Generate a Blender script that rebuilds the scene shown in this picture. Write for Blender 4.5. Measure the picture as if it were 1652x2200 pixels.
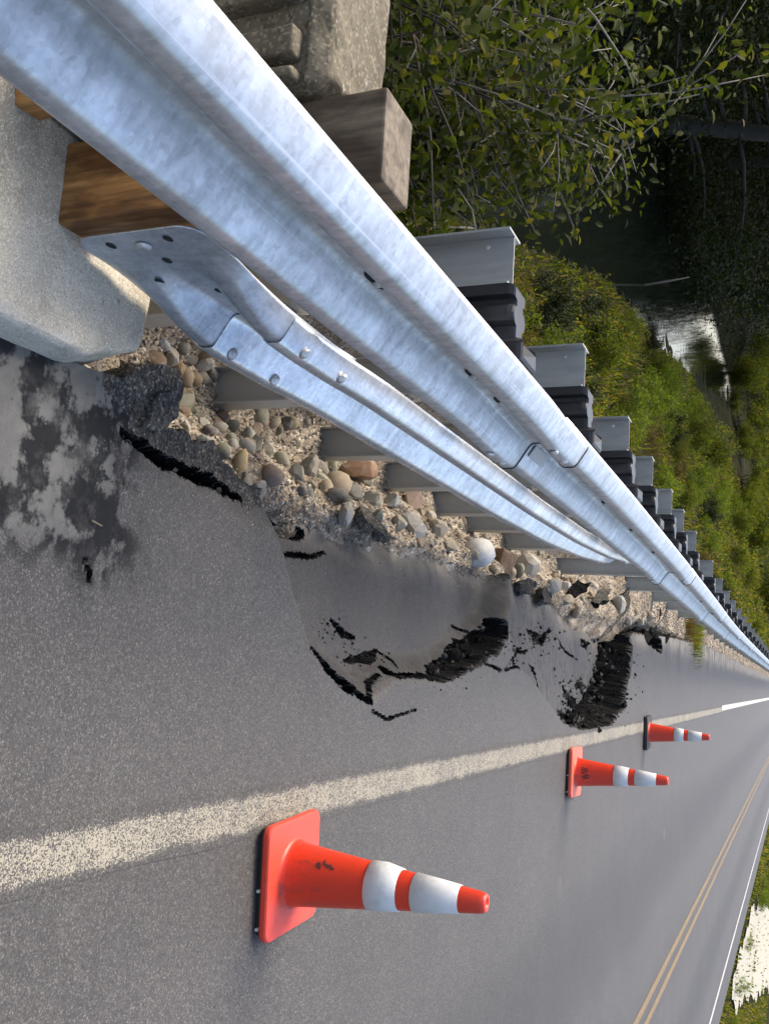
import bpy, bmesh, math, random
import numpy as np
from mathutils import Vector, Matrix, noise as mnoise

R = math.radians
random.seed(7)
rng = np.random.default_rng(11)
scene = bpy.context.scene
for o in list(bpy.data.objects):
    bpy.data.objects.remove(o)
COL = scene.collection

# ------------------------------------------------------------------ camera
# World: Y along the road, X to the right, Z up; the photograph was taken with the camera turned on its side.
CAM_H = 1.61
FPX = 2150.0                       # focal length in photograph pixels
PITCH, YAW = R(22.578), R(9.437)
_F = Vector((-math.sin(YAW) * math.cos(PITCH), math.cos(YAW) * math.cos(PITCH), -math.sin(PITCH)))
_R = Vector((math.cos(YAW), math.sin(YAW), 0.0))
_U = _R.cross(_F)
cam_d = bpy.data.cameras.new('camera')
cam = bpy.data.objects.new('camera', cam_d)
COL.objects.link(cam)
cam_d.sensor_fit = 'VERTICAL'
cam_d.sensor_height = 36.0
cam_d.sensor_width = 27.0
cam_d.lens = 36.0 * FPX / 2200.0
cam_d.clip_start = 0.05
cam_d.clip_end = 2000.0
X_, Y_, Z_ = _U, -_R, -_F
cam.matrix_world = Matrix(((X_.x, Y_.x, Z_.x, 0.0), (X_.y, Y_.y, Z_.y, 0.0), (X_.z, Y_.z, Z_.z, CAM_H), (0, 0, 0, 1)))
scene.camera = cam

# ------------------------------------------------------------------ sky, sun, exposure
SUN_EL, SUN_AZ = R(52), R(-62)     # azimuth from +Y towards +X (negative: from the left, ahead)
world = bpy.data.worlds.new('World')
scene.world = world
world.use_nodes = True
wn = world.node_tree.nodes
wl = world.node_tree.links
for n in list(wn):
    wn.remove(n)
sky = wn.new('ShaderNodeTexSky')
sky.sky_type = 'NISHITA'
sky.sun_disc = False
sky.sun_elevation = SUN_EL
sky.sun_rotation = SUN_AZ
sky.air_density = 1.0
sky.dust_density = 4.5
sky.ozone_density = 1.0
bg = wn.new('ShaderNodeBackground')
bg.inputs['Strength'].default_value = 0.13
wo = wn.new('ShaderNodeOutputWorld')
wl.new(sky.outputs[0], bg.inputs['Color'])
wl.new(bg.outputs[0], wo.inputs['Surface'])
sun_d = bpy.data.lights.new('sun', 'SUN')
sun_d.energy = 1.4
sun_d.angle = R(30)
sun_d.color = (1.0, 0.93, 0.82)
sun = bpy.data.objects.new('sun', sun_d)
COL.objects.link(sun)
_sd = Vector((math.sin(SUN_AZ) * math.cos(SUN_EL), math.cos(SUN_AZ) * math.cos(SUN_EL), math.sin(SUN_EL)))
sun.rotation_euler = _sd.to_track_quat('Z', 'Y').to_euler()
scene.view_settings.view_transform = 'Standard'
scene.view_settings.look = 'None'
scene.view_settings.exposure = 1.48
scene.view_settings.gamma = 1.0
scene.view_settings.use_curve_mapping = False

# ------------------------------------------------------------------ pixel helpers (photograph pixels -> directions)
def ray(px, py):
    return _R * (py - 1100.0) - _U * ((1652.0 - px) - 826.0) + _F * FPX
def G(px, py, z=0.0):
    d = ray(px, py)
    t = (z - CAM_H) / d.z
    return Vector((d.x * t, d.y * t, z))
def depth_at(p):
    return (Vector(p) - Vector((0, 0, CAM_H))).dot(_F)

# ------------------------------------------------------------------ numpy noise
def _hash(ix, iy, s):
    h = (ix.astype(np.int64) * 374761393 + iy.astype(np.int64) * 668265263 + s * 974634777) & 0xffffffff
    h = ((h ^ (h >> 13)) * 1274126177) & 0xffffffff
    return ((h ^ (h >> 16)) & 0xffff) / 65535.0
def vnoise(x, y, s=0):
    x = np.asarray(x, float); y = np.asarray(y, float)
    ix, iy = np.floor(x), np.floor(y)
    fx, fy = x - ix, y - iy
    fx = fx * fx * (3 - 2 * fx); fy = fy * fy * (3 - 2 * fy)
    a, b = _hash(ix, iy, s), _hash(ix + 1, iy, s)
    c, d = _hash(ix, iy + 1, s), _hash(ix + 1, iy + 1, s)
    return (a * (1 - fx) + b * fx) * (1 - fy) + (c * (1 - fx) + d * fx) * fy
def fbm(x, y, oct=4, s=0):
    v = 0; a = 0.5; t = 0
    for k in range(oct):
        v = v + a * vnoise(x * 2 ** k, y * 2 ** k, s + k * 17); t += a; a *= 0.5
    return v / t * 2 - 1
def sstep(x, a, b):
    t = np.clip((np.asarray(x, float) - a) / (b - a), 0, 1)
    return t * t * (3 - 2 * t)

# ------------------------------------------------------------------ object helpers
def new_obj(name, me, mats=(), parent=None, loc=(0, 0, 0), rot=(0, 0, 0), scale=(1, 1, 1)):
    o = bpy.data.objects.new(name, me)
    COL.objects.link(o)
    if me is not None and mats:
        if not isinstance(mats, (list, tuple)):
            mats = (mats,)
        if len(me.materials) == 0:
            for m in mats:
                me.materials.append(m)
    o.location = loc; o.rotation_euler = rot; o.scale = scale
    if parent is not None:
        o.parent = parent
    return o
def tag(o, label=None, cat=None, group=None, kind=None):
    if label: o['label'] = label
    if cat: o['category'] = cat
    if group: o['group'] = group
    if kind: o['kind'] = kind
    return o
def empty(name, loc=(0, 0, 0), rz=0.0):
    o = new_obj(name, None, loc=loc, rot=(0, 0, rz))
    o.empty_display_size = 0.1
    return o
def mesh(name, v, f, smooth=False, fm=None):
    me = bpy.data.meshes.new(name)
    me.from_pydata([tuple(p) for p in v] if not isinstance(v, np.ndarray) else v.tolist(), [], f if not isinstance(f, np.ndarray) else f.tolist())
    if smooth:
        me.polygons.foreach_set('use_smooth', np.ones(len(me.polygons), bool))
    if fm is not None:
        me.polygons.foreach_set('material_index', np.asarray(fm, np.int32))
    me.update()
    return me
def bm_mesh(name, bm, smooth=False):
    me = bpy.data.meshes.new(name)
    bm.normal_update()
    bm.to_mesh(me); bm.free()
    if smooth:
        me.polygons.foreach_set('use_smooth', np.ones(len(me.polygons), bool))
    return me
def box_bm(bm, x0, x1, y0, y1, z0, z1, bevel=0.0, seg=2):
    vs = [bm.verts.new(p) for p in ((x0, y0, z0), (x1, y0, z0), (x1, y1, z0), (x0, y1, z0), (x0, y0, z1), (x1, y0, z1), (x1, y1, z1), (x0, y1, z1))]
    fs = [bm.faces.new([vs[i] for i in q]) for q in ((3, 2, 1, 0), (4, 5, 6, 7), (0, 1, 5, 4), (1, 2, 6, 5), (2, 3, 7, 6), (3, 0, 4, 7))]
    if bevel:
        es = list({e for f in fs for e in f.edges})
        bmesh.ops.bevel(bm, geom=es, offset=bevel, segments=seg, affect='EDGES', profile=0.5)
    return bm
def grid_faces(nr, nc, wrap=False):
    f = []
    for i in range(nr - 1):
        for j in range(nc - (0 if wrap else 1)):
            k = (j + 1) % nc
            f.append((i * nc + j, i * nc + k, (i + 1) * nc + k, (i + 1) * nc + j))
    return f
def lathe(prof, n=40, cap=True):
    v = []
    for (r, z) in prof:
        for k in range(n):
            a = 2 * math.pi * k / n
            v.append((r * math.cos(a), r * math.sin(a), z))
    f = grid_faces(len(prof), n, True)
    if cap:
        f.append(tuple(range(n))[::-1]); f.append(tuple((len(prof) - 1) * n + k for k in range(n)))
    return v, f
def tube(pts, rad, n=6):
    v = []; pts = [Vector(p) for p in pts]
    for i, p in enumerate(pts):
        d = (pts[min(i + 1, len(pts) - 1)] - pts[max(i - 1, 0)]).normalized()
        a = d.orthogonal().normalized(); b = d.cross(a)
        for k in range(n):
            t = 2 * math.pi * k / n
            v.append(p + (a * math.cos(t) + b * math.sin(t)) * rad[i])
    f = grid_faces(len(pts), n, True)
    f.append(tuple(range(n))[::-1]); f.append(tuple((len(pts) - 1) * n + k for k in range(n)))
    return v, f

# ------------------------------------------------------------------ materials
class NT:
    def __init__(s, name):
        s.m = bpy.data.materials.new(name); s.m.use_nodes = True
        s.t = s.m.node_tree; s.n = s.t.nodes
        for x in list(s.n): s.n.remove(x)
        s.out = s.n.new('ShaderNodeOutputMaterial')
        s.b = s.n.new('ShaderNodeBsdfPrincipled')
        s.t.links.new(s.b.outputs[0], s.out.inputs['Surface'])
    def set(s, **k):
        for a, v in k.items():
            s.link(v, s.b.inputs[a.replace('_', ' ')])
        return s
    def link(s, v, i):
        if hasattr(v, 'links') or isinstance(v, bpy.types.NodeSocket): s.t.links.new(v, i)
        else:
            if isinstance(v, (tuple, list)) and len(v) == 3 and i.type == 'RGBA': v = (*v, 1)
            i.default_value = v
    def node(s, typ, out=0, props=None, **ins):
        n = s.n.new(typ)
        for a, v in (props or {}).items(): setattr(n, a, v)
        for a, v in ins.items():
            i = n.inputs[int(a[1:])] if a[0] == 'i' and a[1:].isdigit() else n.inputs[a.replace('_', ' ')]
            s.link(v, i)
        return n.outputs[out]
    def coord(s, which='Object'):
        return s.node('ShaderNodeTexCoord', which) if False else s.n.new('ShaderNodeTexCoord').outputs[which]
    def pos(s): return s.n.new('ShaderNodeNewGeometry').outputs['Position']
    def noise(s, vec, scale, detail=3, rough=0.55, out='Fac', **k):
        n = s.n.new('ShaderNodeTexNoise'); s.link(vec, n.inputs['Vector'])
        n.inputs['Scale'].default_value = scale; n.inputs['Detail'].default_value = detail; n.inputs['Roughness'].default_value = rough
        for a, v in k.items(): n.inputs[a].default_value = v
        return n.outputs[out]
    def voro(s, vec, scale, out='Color', feature='F1', rand=1.0):
        n = s.n.new('ShaderNodeTexVoronoi'); n.feature = feature; s.link(vec, n.inputs['Vector'])
        n.inputs['Scale'].default_value = scale; n.inputs['Randomness'].default_value = rand
        return n.outputs[out]
    def ramp(s, fac, stops, interp='LINEAR'):
        n = s.n.new('ShaderNodeValToRGB'); s.link(fac, n.inputs[0]); n.color_ramp.interpolation = interp
        e = n.color_ramp.elements
        while len(e) < len(stops): e.new(0.5)
        for k, (p, c) in enumerate(stops):
            e[k].position = p; e[k].color = (*c, 1) if isinstance(c, (tuple, list)) else (c, c, c, 1)
        return n.outputs[0]
    def math(s, op, a, b=0.0, c=0.0, clamp=False):
        n = s.n.new('ShaderNodeMath'); n.operation = op; n.use_clamp = clamp
        s.link(a, n.inputs[0]); s.link(b, n.inputs[1]); s.link(c, n.inputs[2])
        return n.outputs[0]
    def mix(s, fac, a, b, blend='MIX'):
        n = s.n.new('ShaderNodeMix'); n.data_type = 'RGBA'; n.blend_type = blend
        s.link(fac, n.inputs[0]); s.link(a, n.inputs[6]); s.link(b, n.inputs[7])
        return n.outputs[2]
    def sep(s, v): 
        n = s.n.new('ShaderNodeSeparateXYZ'); s.link(v, n.inputs[0]); return n.outputs
    def mapping(s, v, scale=(1, 1, 1), loc=(0, 0, 0), rot=(0, 0, 0)):
        n = s.n.new('ShaderNodeMapping'); s.link(v, n.inputs[0])
        n.inputs['Scale'].default_value = scale; n.inputs['Location'].default_value = loc; n.inputs['Rotation'].default_value = rot
        return n.outputs[0]
    def bump(s, h, strength=0.3, dist=0.01, normal=None):
        n = s.n.new('ShaderNodeBump'); s.link(h, n.inputs['Height'])
        n.inputs['Strength'].default_value = strength; n.inputs['Distance'].default_value = dist
        if normal is not None: s.link(normal, n.inputs['Normal'])
        s.t.links.new(n.outputs[0], s.b.inputs['Normal'])
        return n.outputs[0]
    def band(s, v, c, w, soft):
        """1 inside |v-c|<w, fading over soft"""
        d = s.math('ABSOLUTE', s.math('SUBTRACT', v, c))
        n = s.n.new('ShaderNodeMapRange'); s.link(d, n.inputs[0])
        n.inputs[1].default_value = w; n.inputs[2].default_value = w + soft; n.inputs[3].default_value = 1; n.inputs[4].default_value = 0
        n.interpolation_type = 'SMOOTHSTEP'
        return n.outputs[0]
    def rng(s, v, a, b, c=0.0, d=1.0, smooth=True):
        n = s.n.new('ShaderNodeMapRange'); s.link(v, n.inputs[0])
        for k, q in enumerate((a, b, c, d)): n.inputs[k + 1].default_value = q
        if smooth: n.interpolation_type = 'SMOOTHSTEP'
        return n.outputs[0]

def asphalt_color(t, p):
    """grey aged asphalt: pale and dark aggregate grains, paler wheel-path and darker lane-centre tone across the lanes"""
    g1 = t.voro(p, 250.0, 'Color')
    g1 = t.sep(g1)[0]
    g2 = t.noise(p, 420.0, 2, 0.6)
    big = t.noise(p, 1.3, 4, 0.6)
    mid = t.noise(p, 9.0, 4, 0.6)
    base = t.ramp(g1, [(0.0, (.036, .035, .034)), (0.35, (.058, .0565, .055)), (0.7, (.084, .0815, .079)), (0.9, (.12, .115, .11)), (1.0, (.20, .19, .18))])
    base = t.mix(t.rng(g2, .35, .7), t.mix(1.0, base, (.55, .55, .56), 'MULTIPLY'), t.mix(1.0, base, (1.2, 1.19, 1.2), 'MULTIPLY'))
    tone = t.math('MULTIPLY_ADD', big, .5, .75)
    tone = t.math('MULTIPLY', tone, t.math('MULTIPLY_ADD', mid, .34, .83))
    base = t.mix(1.0, base, tone, 'MULTIPLY')
    base = t.mix(1.0, base, t.mix(t.noise(t.mapping(p, (1, 1, 1), (9, 4, 0)), 3.1, 4, .6), (.95, .90, .825), (.90, .87, .82)), 'MULTIPLY')
    x, y, z = t.sep(p)
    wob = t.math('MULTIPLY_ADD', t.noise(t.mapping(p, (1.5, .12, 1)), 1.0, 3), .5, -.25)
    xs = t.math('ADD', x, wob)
    lane_dark = t.math('MAXIMUM', t.band(xs, 2.12, .05, .75), t.band(xs, 5.15, .05, .75))  # soft darker strip down the middle of each lane
    wheel = t.math('MAXIMUM', t.band(xs, 1.25, .2, .35), t.math('MAXIMUM', t.band(xs, 2.95, .2, .35), t.math('MAXIMUM', t.band(xs, 4.35, .2, .3), t.band(xs, 5.8, .2, .3))))
    base = t.mix(t.math('MULTIPLY', lane_dark, .45), base, t.mix(1.0, base, (.45, .45, .46), 'MULTIPLY'))
    base = t.mix(t.math('MULTIPLY', wheel, .22), base, t.mix(1.0, base, (1.5, 1.47, 1.47), 'MULTIPLY'))
    return base, g1, g2

def mat_asphalt(name='asphalt', tint=(1, 1, 1)):
    t = NT(name); p = t.pos()
    base, g1, g2 = asphalt_color(t, p)
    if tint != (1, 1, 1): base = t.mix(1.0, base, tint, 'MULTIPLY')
    x, y, z = t.sep(p)
    # pale old concrete area and black tar smears beside the bridge curb
    n1 = t.noise(p, 5.0, 5, .62); n2 = t.noise(p, 14.0, 5, .65); n3 = t.noise(p, 2.6, 3, .5)
    dx = t.math('MULTIPLY_ADD', n1, .34, t.math('ADD', x, -.17))
    dy = t.math('MULTIPLY_ADD', n3, .35, t.math('ADD', y, -.17))
    zone = t.math('MULTIPLY', t.rng(dx, -.20, -.30), t.rng(dy, 2.10, 1.98))
    pale = t.mix(t.noise(p, 160, 3), (.125, .12, .104), (.19, .182, .158))
    pale = t.mix(t.noise(p, 7, 4), pale, (.085, .083, .08))
    pale = t.mix(t.rng(n2, .35, .6), pale, t.mix(1.0, pale, (.8, .8, .8), 'MULTIPLY'))
    base = t.mix(zone, base, pale)
    tarz = t.math('MULTIPLY', t.rng(dx, -.14, -.24), t.rng(dy, 2.24, 2.10))
    tar = t.math('MULTIPLY', tarz, t.rng(t.math('MULTIPLY_ADD', n2, .45, t.math('MULTIPLY', n1, .75)), .555, .63))
    edge = t.math('MULTIPLY', t.band(t.math('MULTIPLY_ADD', n1, .28, y), 2.12, .03, .05), t.math('MULTIPLY', t.rng(dx, -.10, -.2), t.rng(n2, .46, .50)))
    tar = t.math('MULTIPLY', t.math('MAXIMUM', tar, edge), t.rng(t.noise(t.mapping(p, (1, 1, 1), (2, 8, 0)), 6.0, 5, .7), .30, .52, .35, 1.0))
    base = t.mix(tar, base, t.mix(n2, (.010, .0105, .011), (.034, .034, .035)))
    # sand and dust washed onto the sunken slab beside the gravel
    dust = t.math('MULTIPLY', t.rng(x, -.36, -.60), t.math('MULTIPLY', t.rng(y, 2.6, 3.4), t.rng(t.noise(p, 3.2, 5, .6), .36, .62)))
    base = t.mix(t.math('MULTIPLY', dust, .75), base, t.mix(t.noise(p, 150, 2), (.16, .143, .118), (.28, .252, .208)))
    # a few pinkish-tan blotches
    sc = t.rng(t.noise(p, 1.9, 2, .5, W=0) if False else t.noise(t.mapping(p, (1, 1, 1), (7, 3, 0)), 2.3, 3, .5), .68, .78)
    base = t.mix(t.math('MULTIPLY', sc, .3), base, (.19, .16, .145))
    h = t.math('ADD', t.math('MULTIPLY', g1, .7), t.math('MULTIPLY', g2, .6))
    rough = t.math('MULTIPLY_ADD', tar, .25, .62)
    t.link(t.math('MULTIPLY_ADD', tar, -.42, .5), t.b.inputs['Specular IOR Level'])
    t.set(Base_Color=base, Roughness=rough)
    t.bump(h, .55, .004)
    return t.m

def mat_fresh_asphalt():
    t = NT('broken_asphalt'); p = t.pos()
    g = t.sep(t.voro(p, 130, 'Color'))[0]
    base = t.ramp(g, [(0, (.004, .004, .004)), (.6, (.008, .008, .008)), (.95, (.016, .0155, .015)), (1, (.05, .047, .044))])
    t.set(Base_Color=base, Roughness=.95); t.b.inputs['Specular IOR Level'].default_value = .12; t.bump(t.math('ADD', g, t.noise(p, 60, 4)), .9, .012)
    return t.m

def mat_rough_asphalt():
    t = NT('crumbled_asphalt'); p = t.pos()
    g = t.sep(t.voro(p, 150, 'Color'))[0]
    base = t.ramp(g, [(0, (.025, .024, .022)), (.5, (.055, .052, .047)), (.85, (.09, .085, .077)), (1, (.2, .185, .165))])
    base = t.mix(t.rng(t.noise(p, 12, 4), .4, .65), base, t.mix(1.0, base, (1.7, 1.6, 1.45), 'MULTIPLY'))
    t.set(Base_Color=base, Roughness=.95); t.b.inputs['Specular IOR Level'].default_value = .2; t.bump(t.math('ADD', g, t.noise(p, 70, 4)), 1.0, .012)
    return t.m

def mat_paint(name, col, wear_lo, wear_hi, centre=None):
    t = NT(name); p = t.pos()
    base, g1, g2 = asphalt_color(t, p)
    w = t.math('ADD', t.math('MULTIPLY', t.sep(t.voro(t.mapping(p, (1, 1, 1), (3, 1, 0)), 290, 'Color'))[1], .55), t.math('MULTIPLY', t.noise(p, 16, 5, .7), .55))
    if centre is not None:
        xx = t.math('ADD', t.sep(p)[0], t.math('MULTIPLY_ADD', t.noise(p, 7, 4, .6), .05, -.025))
        w = t.math('ADD', w, t.math('MULTIPLY', t.rng(t.math('ABSOLUTE', t.math('SUBTRACT', xx, centre)), .036, .068), .42))
        w = t.math('ADD', w, t.math('MULTIPLY_ADD', t.noise(t.mapping(p, (1, 1, 1), (4, 4, 0)), 2.2, 3, .5), .34, -.17))
    fac = t.rng(w, wear_lo, wear_hi)
    pc = t.mix(t.noise(p, 40, 4), col, tuple(c * .72 for c in col))
    base = t.mix(fac, pc, base)
    t.set(Base_Color=base, Roughness=.7)
    t.bump(t.math('ADD', g1, g2), .45, .004)
    return t.m

def mat_galv(name='galvanized_steel', tone=(.60, .635, .68), rough=.40, dirt=0.25, valley=None):
    t = NT(name); p = t.pos()
    sp = t.sep(t.voro(p, 95, 'Color'))[0]
    n = t.noise(p, 6, 6, .66)
    n2 = t.noise(t.mapping(p, (1, 1, 1), (5, 2, 9)), 19, 5, .68)
    st = t.noise(t.mapping(p, (2, 30, 9), (0, 0, 0), (.75, 0, 0)), 1.0, 4, .62)
    ln = t.noise(t.mapping(p, (90, 1.0, 150)), 1.0, 3, .5)
    f = t.math('ADD', t.math('MULTIPLY', sp, .10), t.math('ADD', t.math('MULTIPLY', n2, .38), t.math('MULTIPLY', n, .42)))
    f = t.math('ADD', f, t.math('MULTIPLY', st, .42))
    c = t.ramp(f, [(.48, tuple(a * .68 for a in tone)), (.64, tone), (.80, tuple(min(1, a * 1.3) for a in tone))])
    wx = t.rng(t.noise(p, 3.4, 5, .65), .50, .72)
    c = t.mix(t.math('MULTIPLY', wx, dirt), c, (.46, .44, .38))
    r = t.math('ADD', t.math('MULTIPLY', f, -.30), t.math('ADD', rough + .17, t.math('MULTIPLY', ln, .10)))
    if valley is not None:      # duller, rougher grey band along the trough
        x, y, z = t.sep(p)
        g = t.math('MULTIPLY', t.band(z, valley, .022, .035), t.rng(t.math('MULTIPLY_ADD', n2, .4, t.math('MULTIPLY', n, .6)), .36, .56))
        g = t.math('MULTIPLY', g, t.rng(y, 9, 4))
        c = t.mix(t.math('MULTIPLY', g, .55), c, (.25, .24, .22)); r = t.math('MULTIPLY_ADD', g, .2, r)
    scr = t.rng(t.noise(t.mapping(p, (40, .5, 260)), 1.0, 2, .5), .66, .74)
    c = t.mix(t.math('MULTIPLY', scr, .45), c, (.95, .96, .97))
    t.set(Base_Color=c, Roughness=r, Metallic=.74)
    t.bump(t.math('ADD', t.math('MULTIPLY', n2, .5), t.math('ADD', t.math('MULTIPLY', st, .3), t.math('MULTIPLY', ln, .25))), .25, .004)
    return t.m

def mat_post():
    t = NT('weathered_post_steel'); p = t.pos()
    x, y, z = t.sep(p)
    n = t.noise(t.mapping(p, (8, 8, 1.6)), 2.0, 5, .65)
    n2 = t.noise(p, 26, 4, .6)
    c = t.ramp(n, [(.3, (.25, .253, .24)), (.5, (.33, .332, .315)), (.75, (.40, .402, .385))])
    low_tone = t.math('MULTIPLY', t.rng(t.math('MULTIPLY_ADD', n, .35, z), .75, .30), .72)  # paler, less metallic tone towards the post foot
    c = t.mix(low_tone, c, t.mix(n2, (.32, .31, .27), (.46, .45, .40)))
    t.set(Base_Color=c, Roughness=.55, Metallic=t.math('MULTIPLY_ADD', low_tone, -.3, .3))
    t.bump(n2, .15, .003)
    return t.m

def mat_plain(name, col, rough=.5, var=.15, scale=12, bump=.1, metallic=0.0, spec=.5, dirt=None, splash=0.0):
    t = NT(name); p = t.pos()
    n = t.noise(p, scale, 5, .6)
    c = t.mix(n, tuple(a * (1 - var) for a in col), tuple(min(1, a * (1 + var)) for a in col))
    if dirt:
        c = t.mix(t.math('MULTIPLY', t.rng(t.noise(p, scale * .6, 6, .7), .52, .72), dirt[1]), c, dirt[0])
    t.set(Base_Color=c, Roughness=t.math('MULTIPLY_ADD', n, .12, rough - .06), Metallic=metallic)
    t.b.inputs['Specular IOR Level'].default_value = spec
    if splash:
        q = t.coord('Object'); zq = t.sep(q)[2]
        m = t.math('MULTIPLY', t.rng(zq, .30, .03, .12, 1.0), t.rng(t.noise(t.mapping(q, (1, 1, .35)), 26, 6, .72), .50, .68))
        c2 = t.mix(t.math('MULTIPLY', m, splash), c, (.10, .045, .03)); t.set(Base_Color=c2)
    if bump: t.bump(t.noise(p, scale * 6, 4), bump, .004)
    return t.m

def mat_concrete(name, a, b, lichen=.0, white=.0):
    t = NT(name); p = t.pos()
    g = t.sep(t.voro(p, 150, 'Color'))[0]
    n = t.noise(p, 5, 6, .65); n2 = t.noise(p, 38, 5, .7)
    c = t.mix(n, a, b)
    c = t.mix(t.rng(t.noise(t.mapping(p, (1, 1, 1), (6, 1, 3)), 3.0, 5, .65), .42, .66), c, t.mix(1.0, c, (.66, .64, .60), 'MULTIPLY'))
    g = t.sep(t.voro(p, 330 if white else 150, 'Color'))[0]
    c = t.mix(t.math('MULTIPLY', t.rng(g, .7, 1.0), .55), c, tuple(min(1, q * 1.5) for q in b))
    c = t.mix(t.math('MULTIPLY', t.rng(g, .2, .0), .6), c, tuple(q * .45 for q in a))
    c = t.mix(t.math('MULTIPLY', t.rng(n2, .35, .2), .7), c, tuple(q * .45 for q in a))
    if lichen:
        l = t.rng(t.noise(t.mapping(p, (1, 1, 1), (4, 9, 2)), 22, 5, .7), .60, .68)
        c = t.mix(t.math('MULTIPLY', l, lichen), c, (.5, .49, .44))
        l2 = t.rng(t.noise(t.mapping(p, (1, 1, 1), (1, 3, 8)), 9, 5, .7), .55, .68)
        c = t.mix(t.math('MULTIPLY', l2, lichen * .8), c, (.10, .085, .045))
    if white:
        x, y, z = t.sep(p)
        wz = t.math('MULTIPLY', t.rng(t.math('MULTIPLY_ADD', n, .12, x), -.665, -.60), t.rng(n2, .3, .6))
        c = t.mix(t.math('MULTIPLY', wz, white), c, (.55, .55, .53))
    t.set(Base_Color=c, Roughness=.9)
    t.bump(t.math('ADD', t.math('MULTIPLY', g, .5), t.math('ADD', n2, t.math('MULTIPLY', n, .8))), .7, .006)
    return t.m

def mat_wood(name, a, b, c3, rough=.75):
    t = NT(name); p = t.coord('Object')
    w = t.noise(p, 2.5, 3, .5)
    pd = t.mapping(p, (1, 1, .07))
    ring = t.noise(pd, 55, 4, .65)
    big = t.noise(t.mapping(p, (1, 1, .35), (3, 2, 1)), 9, 4, .6)
    c = t.ramp(ring, [(.3, a), (.5, b), (.72, c3)])
    c = t.mix(t.rng(big, .42, .58), c, t.mix(1.0, c, (.38, .32, .27), 'MULTIPLY'))
    t.set(Base_Color=c, Roughness=rough)
    t.bump(ring, .45, .004)
    return t.m

def mat_gravel():
    t = NT('gravel_soil'); p = t.pos()
    v = t.voro(p, 75, 'Color'); d = t.voro(p, 75, 'Distance')
    r, g, b = t.sep(v)
    c = t.ramp(r, [(0, (.15, .125, .09)), (.3, (.25, .21, .155)), (.55, (.31, .265, .20)), (.75, (.36, .29, .20)), (.9, (.42, .38, .31)), (1, (.52, .48, .41))])
    n = t.noise(p, 4, 5, .6)
    c = t.mix(t.rng(n, .35, .65), t.mix(1.0, c, (.55, .5, .45), 'MULTIPLY'), c)
    t.set(Base_Color=c, Roughness=.92)
    t.bump(t.math('ADD', t.math('MULTIPLY', d, -1.0), t.noise(p, 30, 4)), .6, .009)
    return t.m

def mat_stone():
    t = NT('cobble_stone'); p = t.coord('Object')
    oi = t.n.new('ShaderNodeObjectInfo')
    n = t.noise(p, 2.6, 5, .65); n2 = t.noise(p, 16, 5, .7)
    c = t.mix(n, t.mix(1.0, oi.outputs['Color'], (.62, .6, .57), 'MULTIPLY'), t.mix(1.0, oi.outputs['Color'], (1.2, 1.18, 1.14), 'MULTIPLY'))
    c = t.mix(t.rng(n2, .6, .75), c, t.mix(1.0, c, (.55, .52, .48), 'MULTIPLY'))
    c = t.mix(t.rng(n2, .38, .28), c, t.mix(1.0, c, (1.35, 1.3, 1.2), 'MULTIPLY'))
    dust = t.rng(t.noise(p, 1.1, 3), .48, .7)
    c = t.mix(t.math('MULTIPLY', dust, .65), c, (.29, .25, .19))
    t.set(Base_Color=c, Roughness=.82)
    t.bump(t.math('ADD', n2, t.noise(p, 50, 3)), .5, .006)
    return t.m

def mat_leaf(name, cols, trans=.35, rough=.6, spec=.12):
    t = NT(name)
    g = t.n.new('ShaderNodeNewGeometry')
    stops = [(k / max(1, len(cols) - 1), c) for k, c in enumerate(cols)]
    c = t.ramp(g.outputs['Random Per Island'], stops)
    big = t.noise(g.outputs['Position'], 1.6, 3, .6)
    c = t.mix(1.0, c, t.mix(big, (.62, .62, .62), (1.35, 1.35, 1.3)), 'MULTIPLY')
    t.set(Base_Color=c, Roughness=rough)
    t.b.inputs['Specular IOR Level'].default_value = spec
    tr = t.n.new('ShaderNodeBsdfTranslucent')
    t.link(t.mix(1.0, c, (1.5, 1.6, .7), 'MULTIPLY'), tr.inputs['Color'])
    mx = t.n.new('ShaderNodeMixShader'); mx.inputs[0].default_value = trans
    t.t.links.new(t.b.outputs[0], mx.inputs[1]); t.t.links.new(tr.outputs[0], mx.inputs[2])
    t.t.links.new(mx.outputs[0], t.out.inputs['Surface'])
    return t.m

def mat_ground():
    t = NT('bank_soil'); p = t.pos()
    n = t.noise(p, 1.2, 6, .65); n2 = t.noise(p, 14, 5, .7)
    c = t.ramp(n, [(.3, (.010, .012, .004)), (.5, (.02, .021, .007)), (.7, (.035, .027, .012))])
    c = t.mix(n2, t.mix(1.0, c, (.5, .5, .5), 'MULTIPLY'), t.mix(1.0, c, (1.4, 1.4, 1.3), 'MULTIPLY'))
    t.set(Base_Color=c, Roughness=.98); t.b.inputs['Specular IOR Level'].default_value = .04; t.bump(n2, .8, .03)
    return t.m

def mat_water():
    t = NT('pond_water'); p = t.pos()
    n = t.noise(t.mapping(p, (1, 1, 1)), 3.2, 3, .5)
    t.set(Base_Color=(.006, .008, .006), Roughness=.04)
    t.b.inputs['Specular IOR Level'].default_value = .5
    t.b.inputs['IOR'].default_value = 1.33
    t.bump(n, .10, .03)
    return t.m

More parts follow.
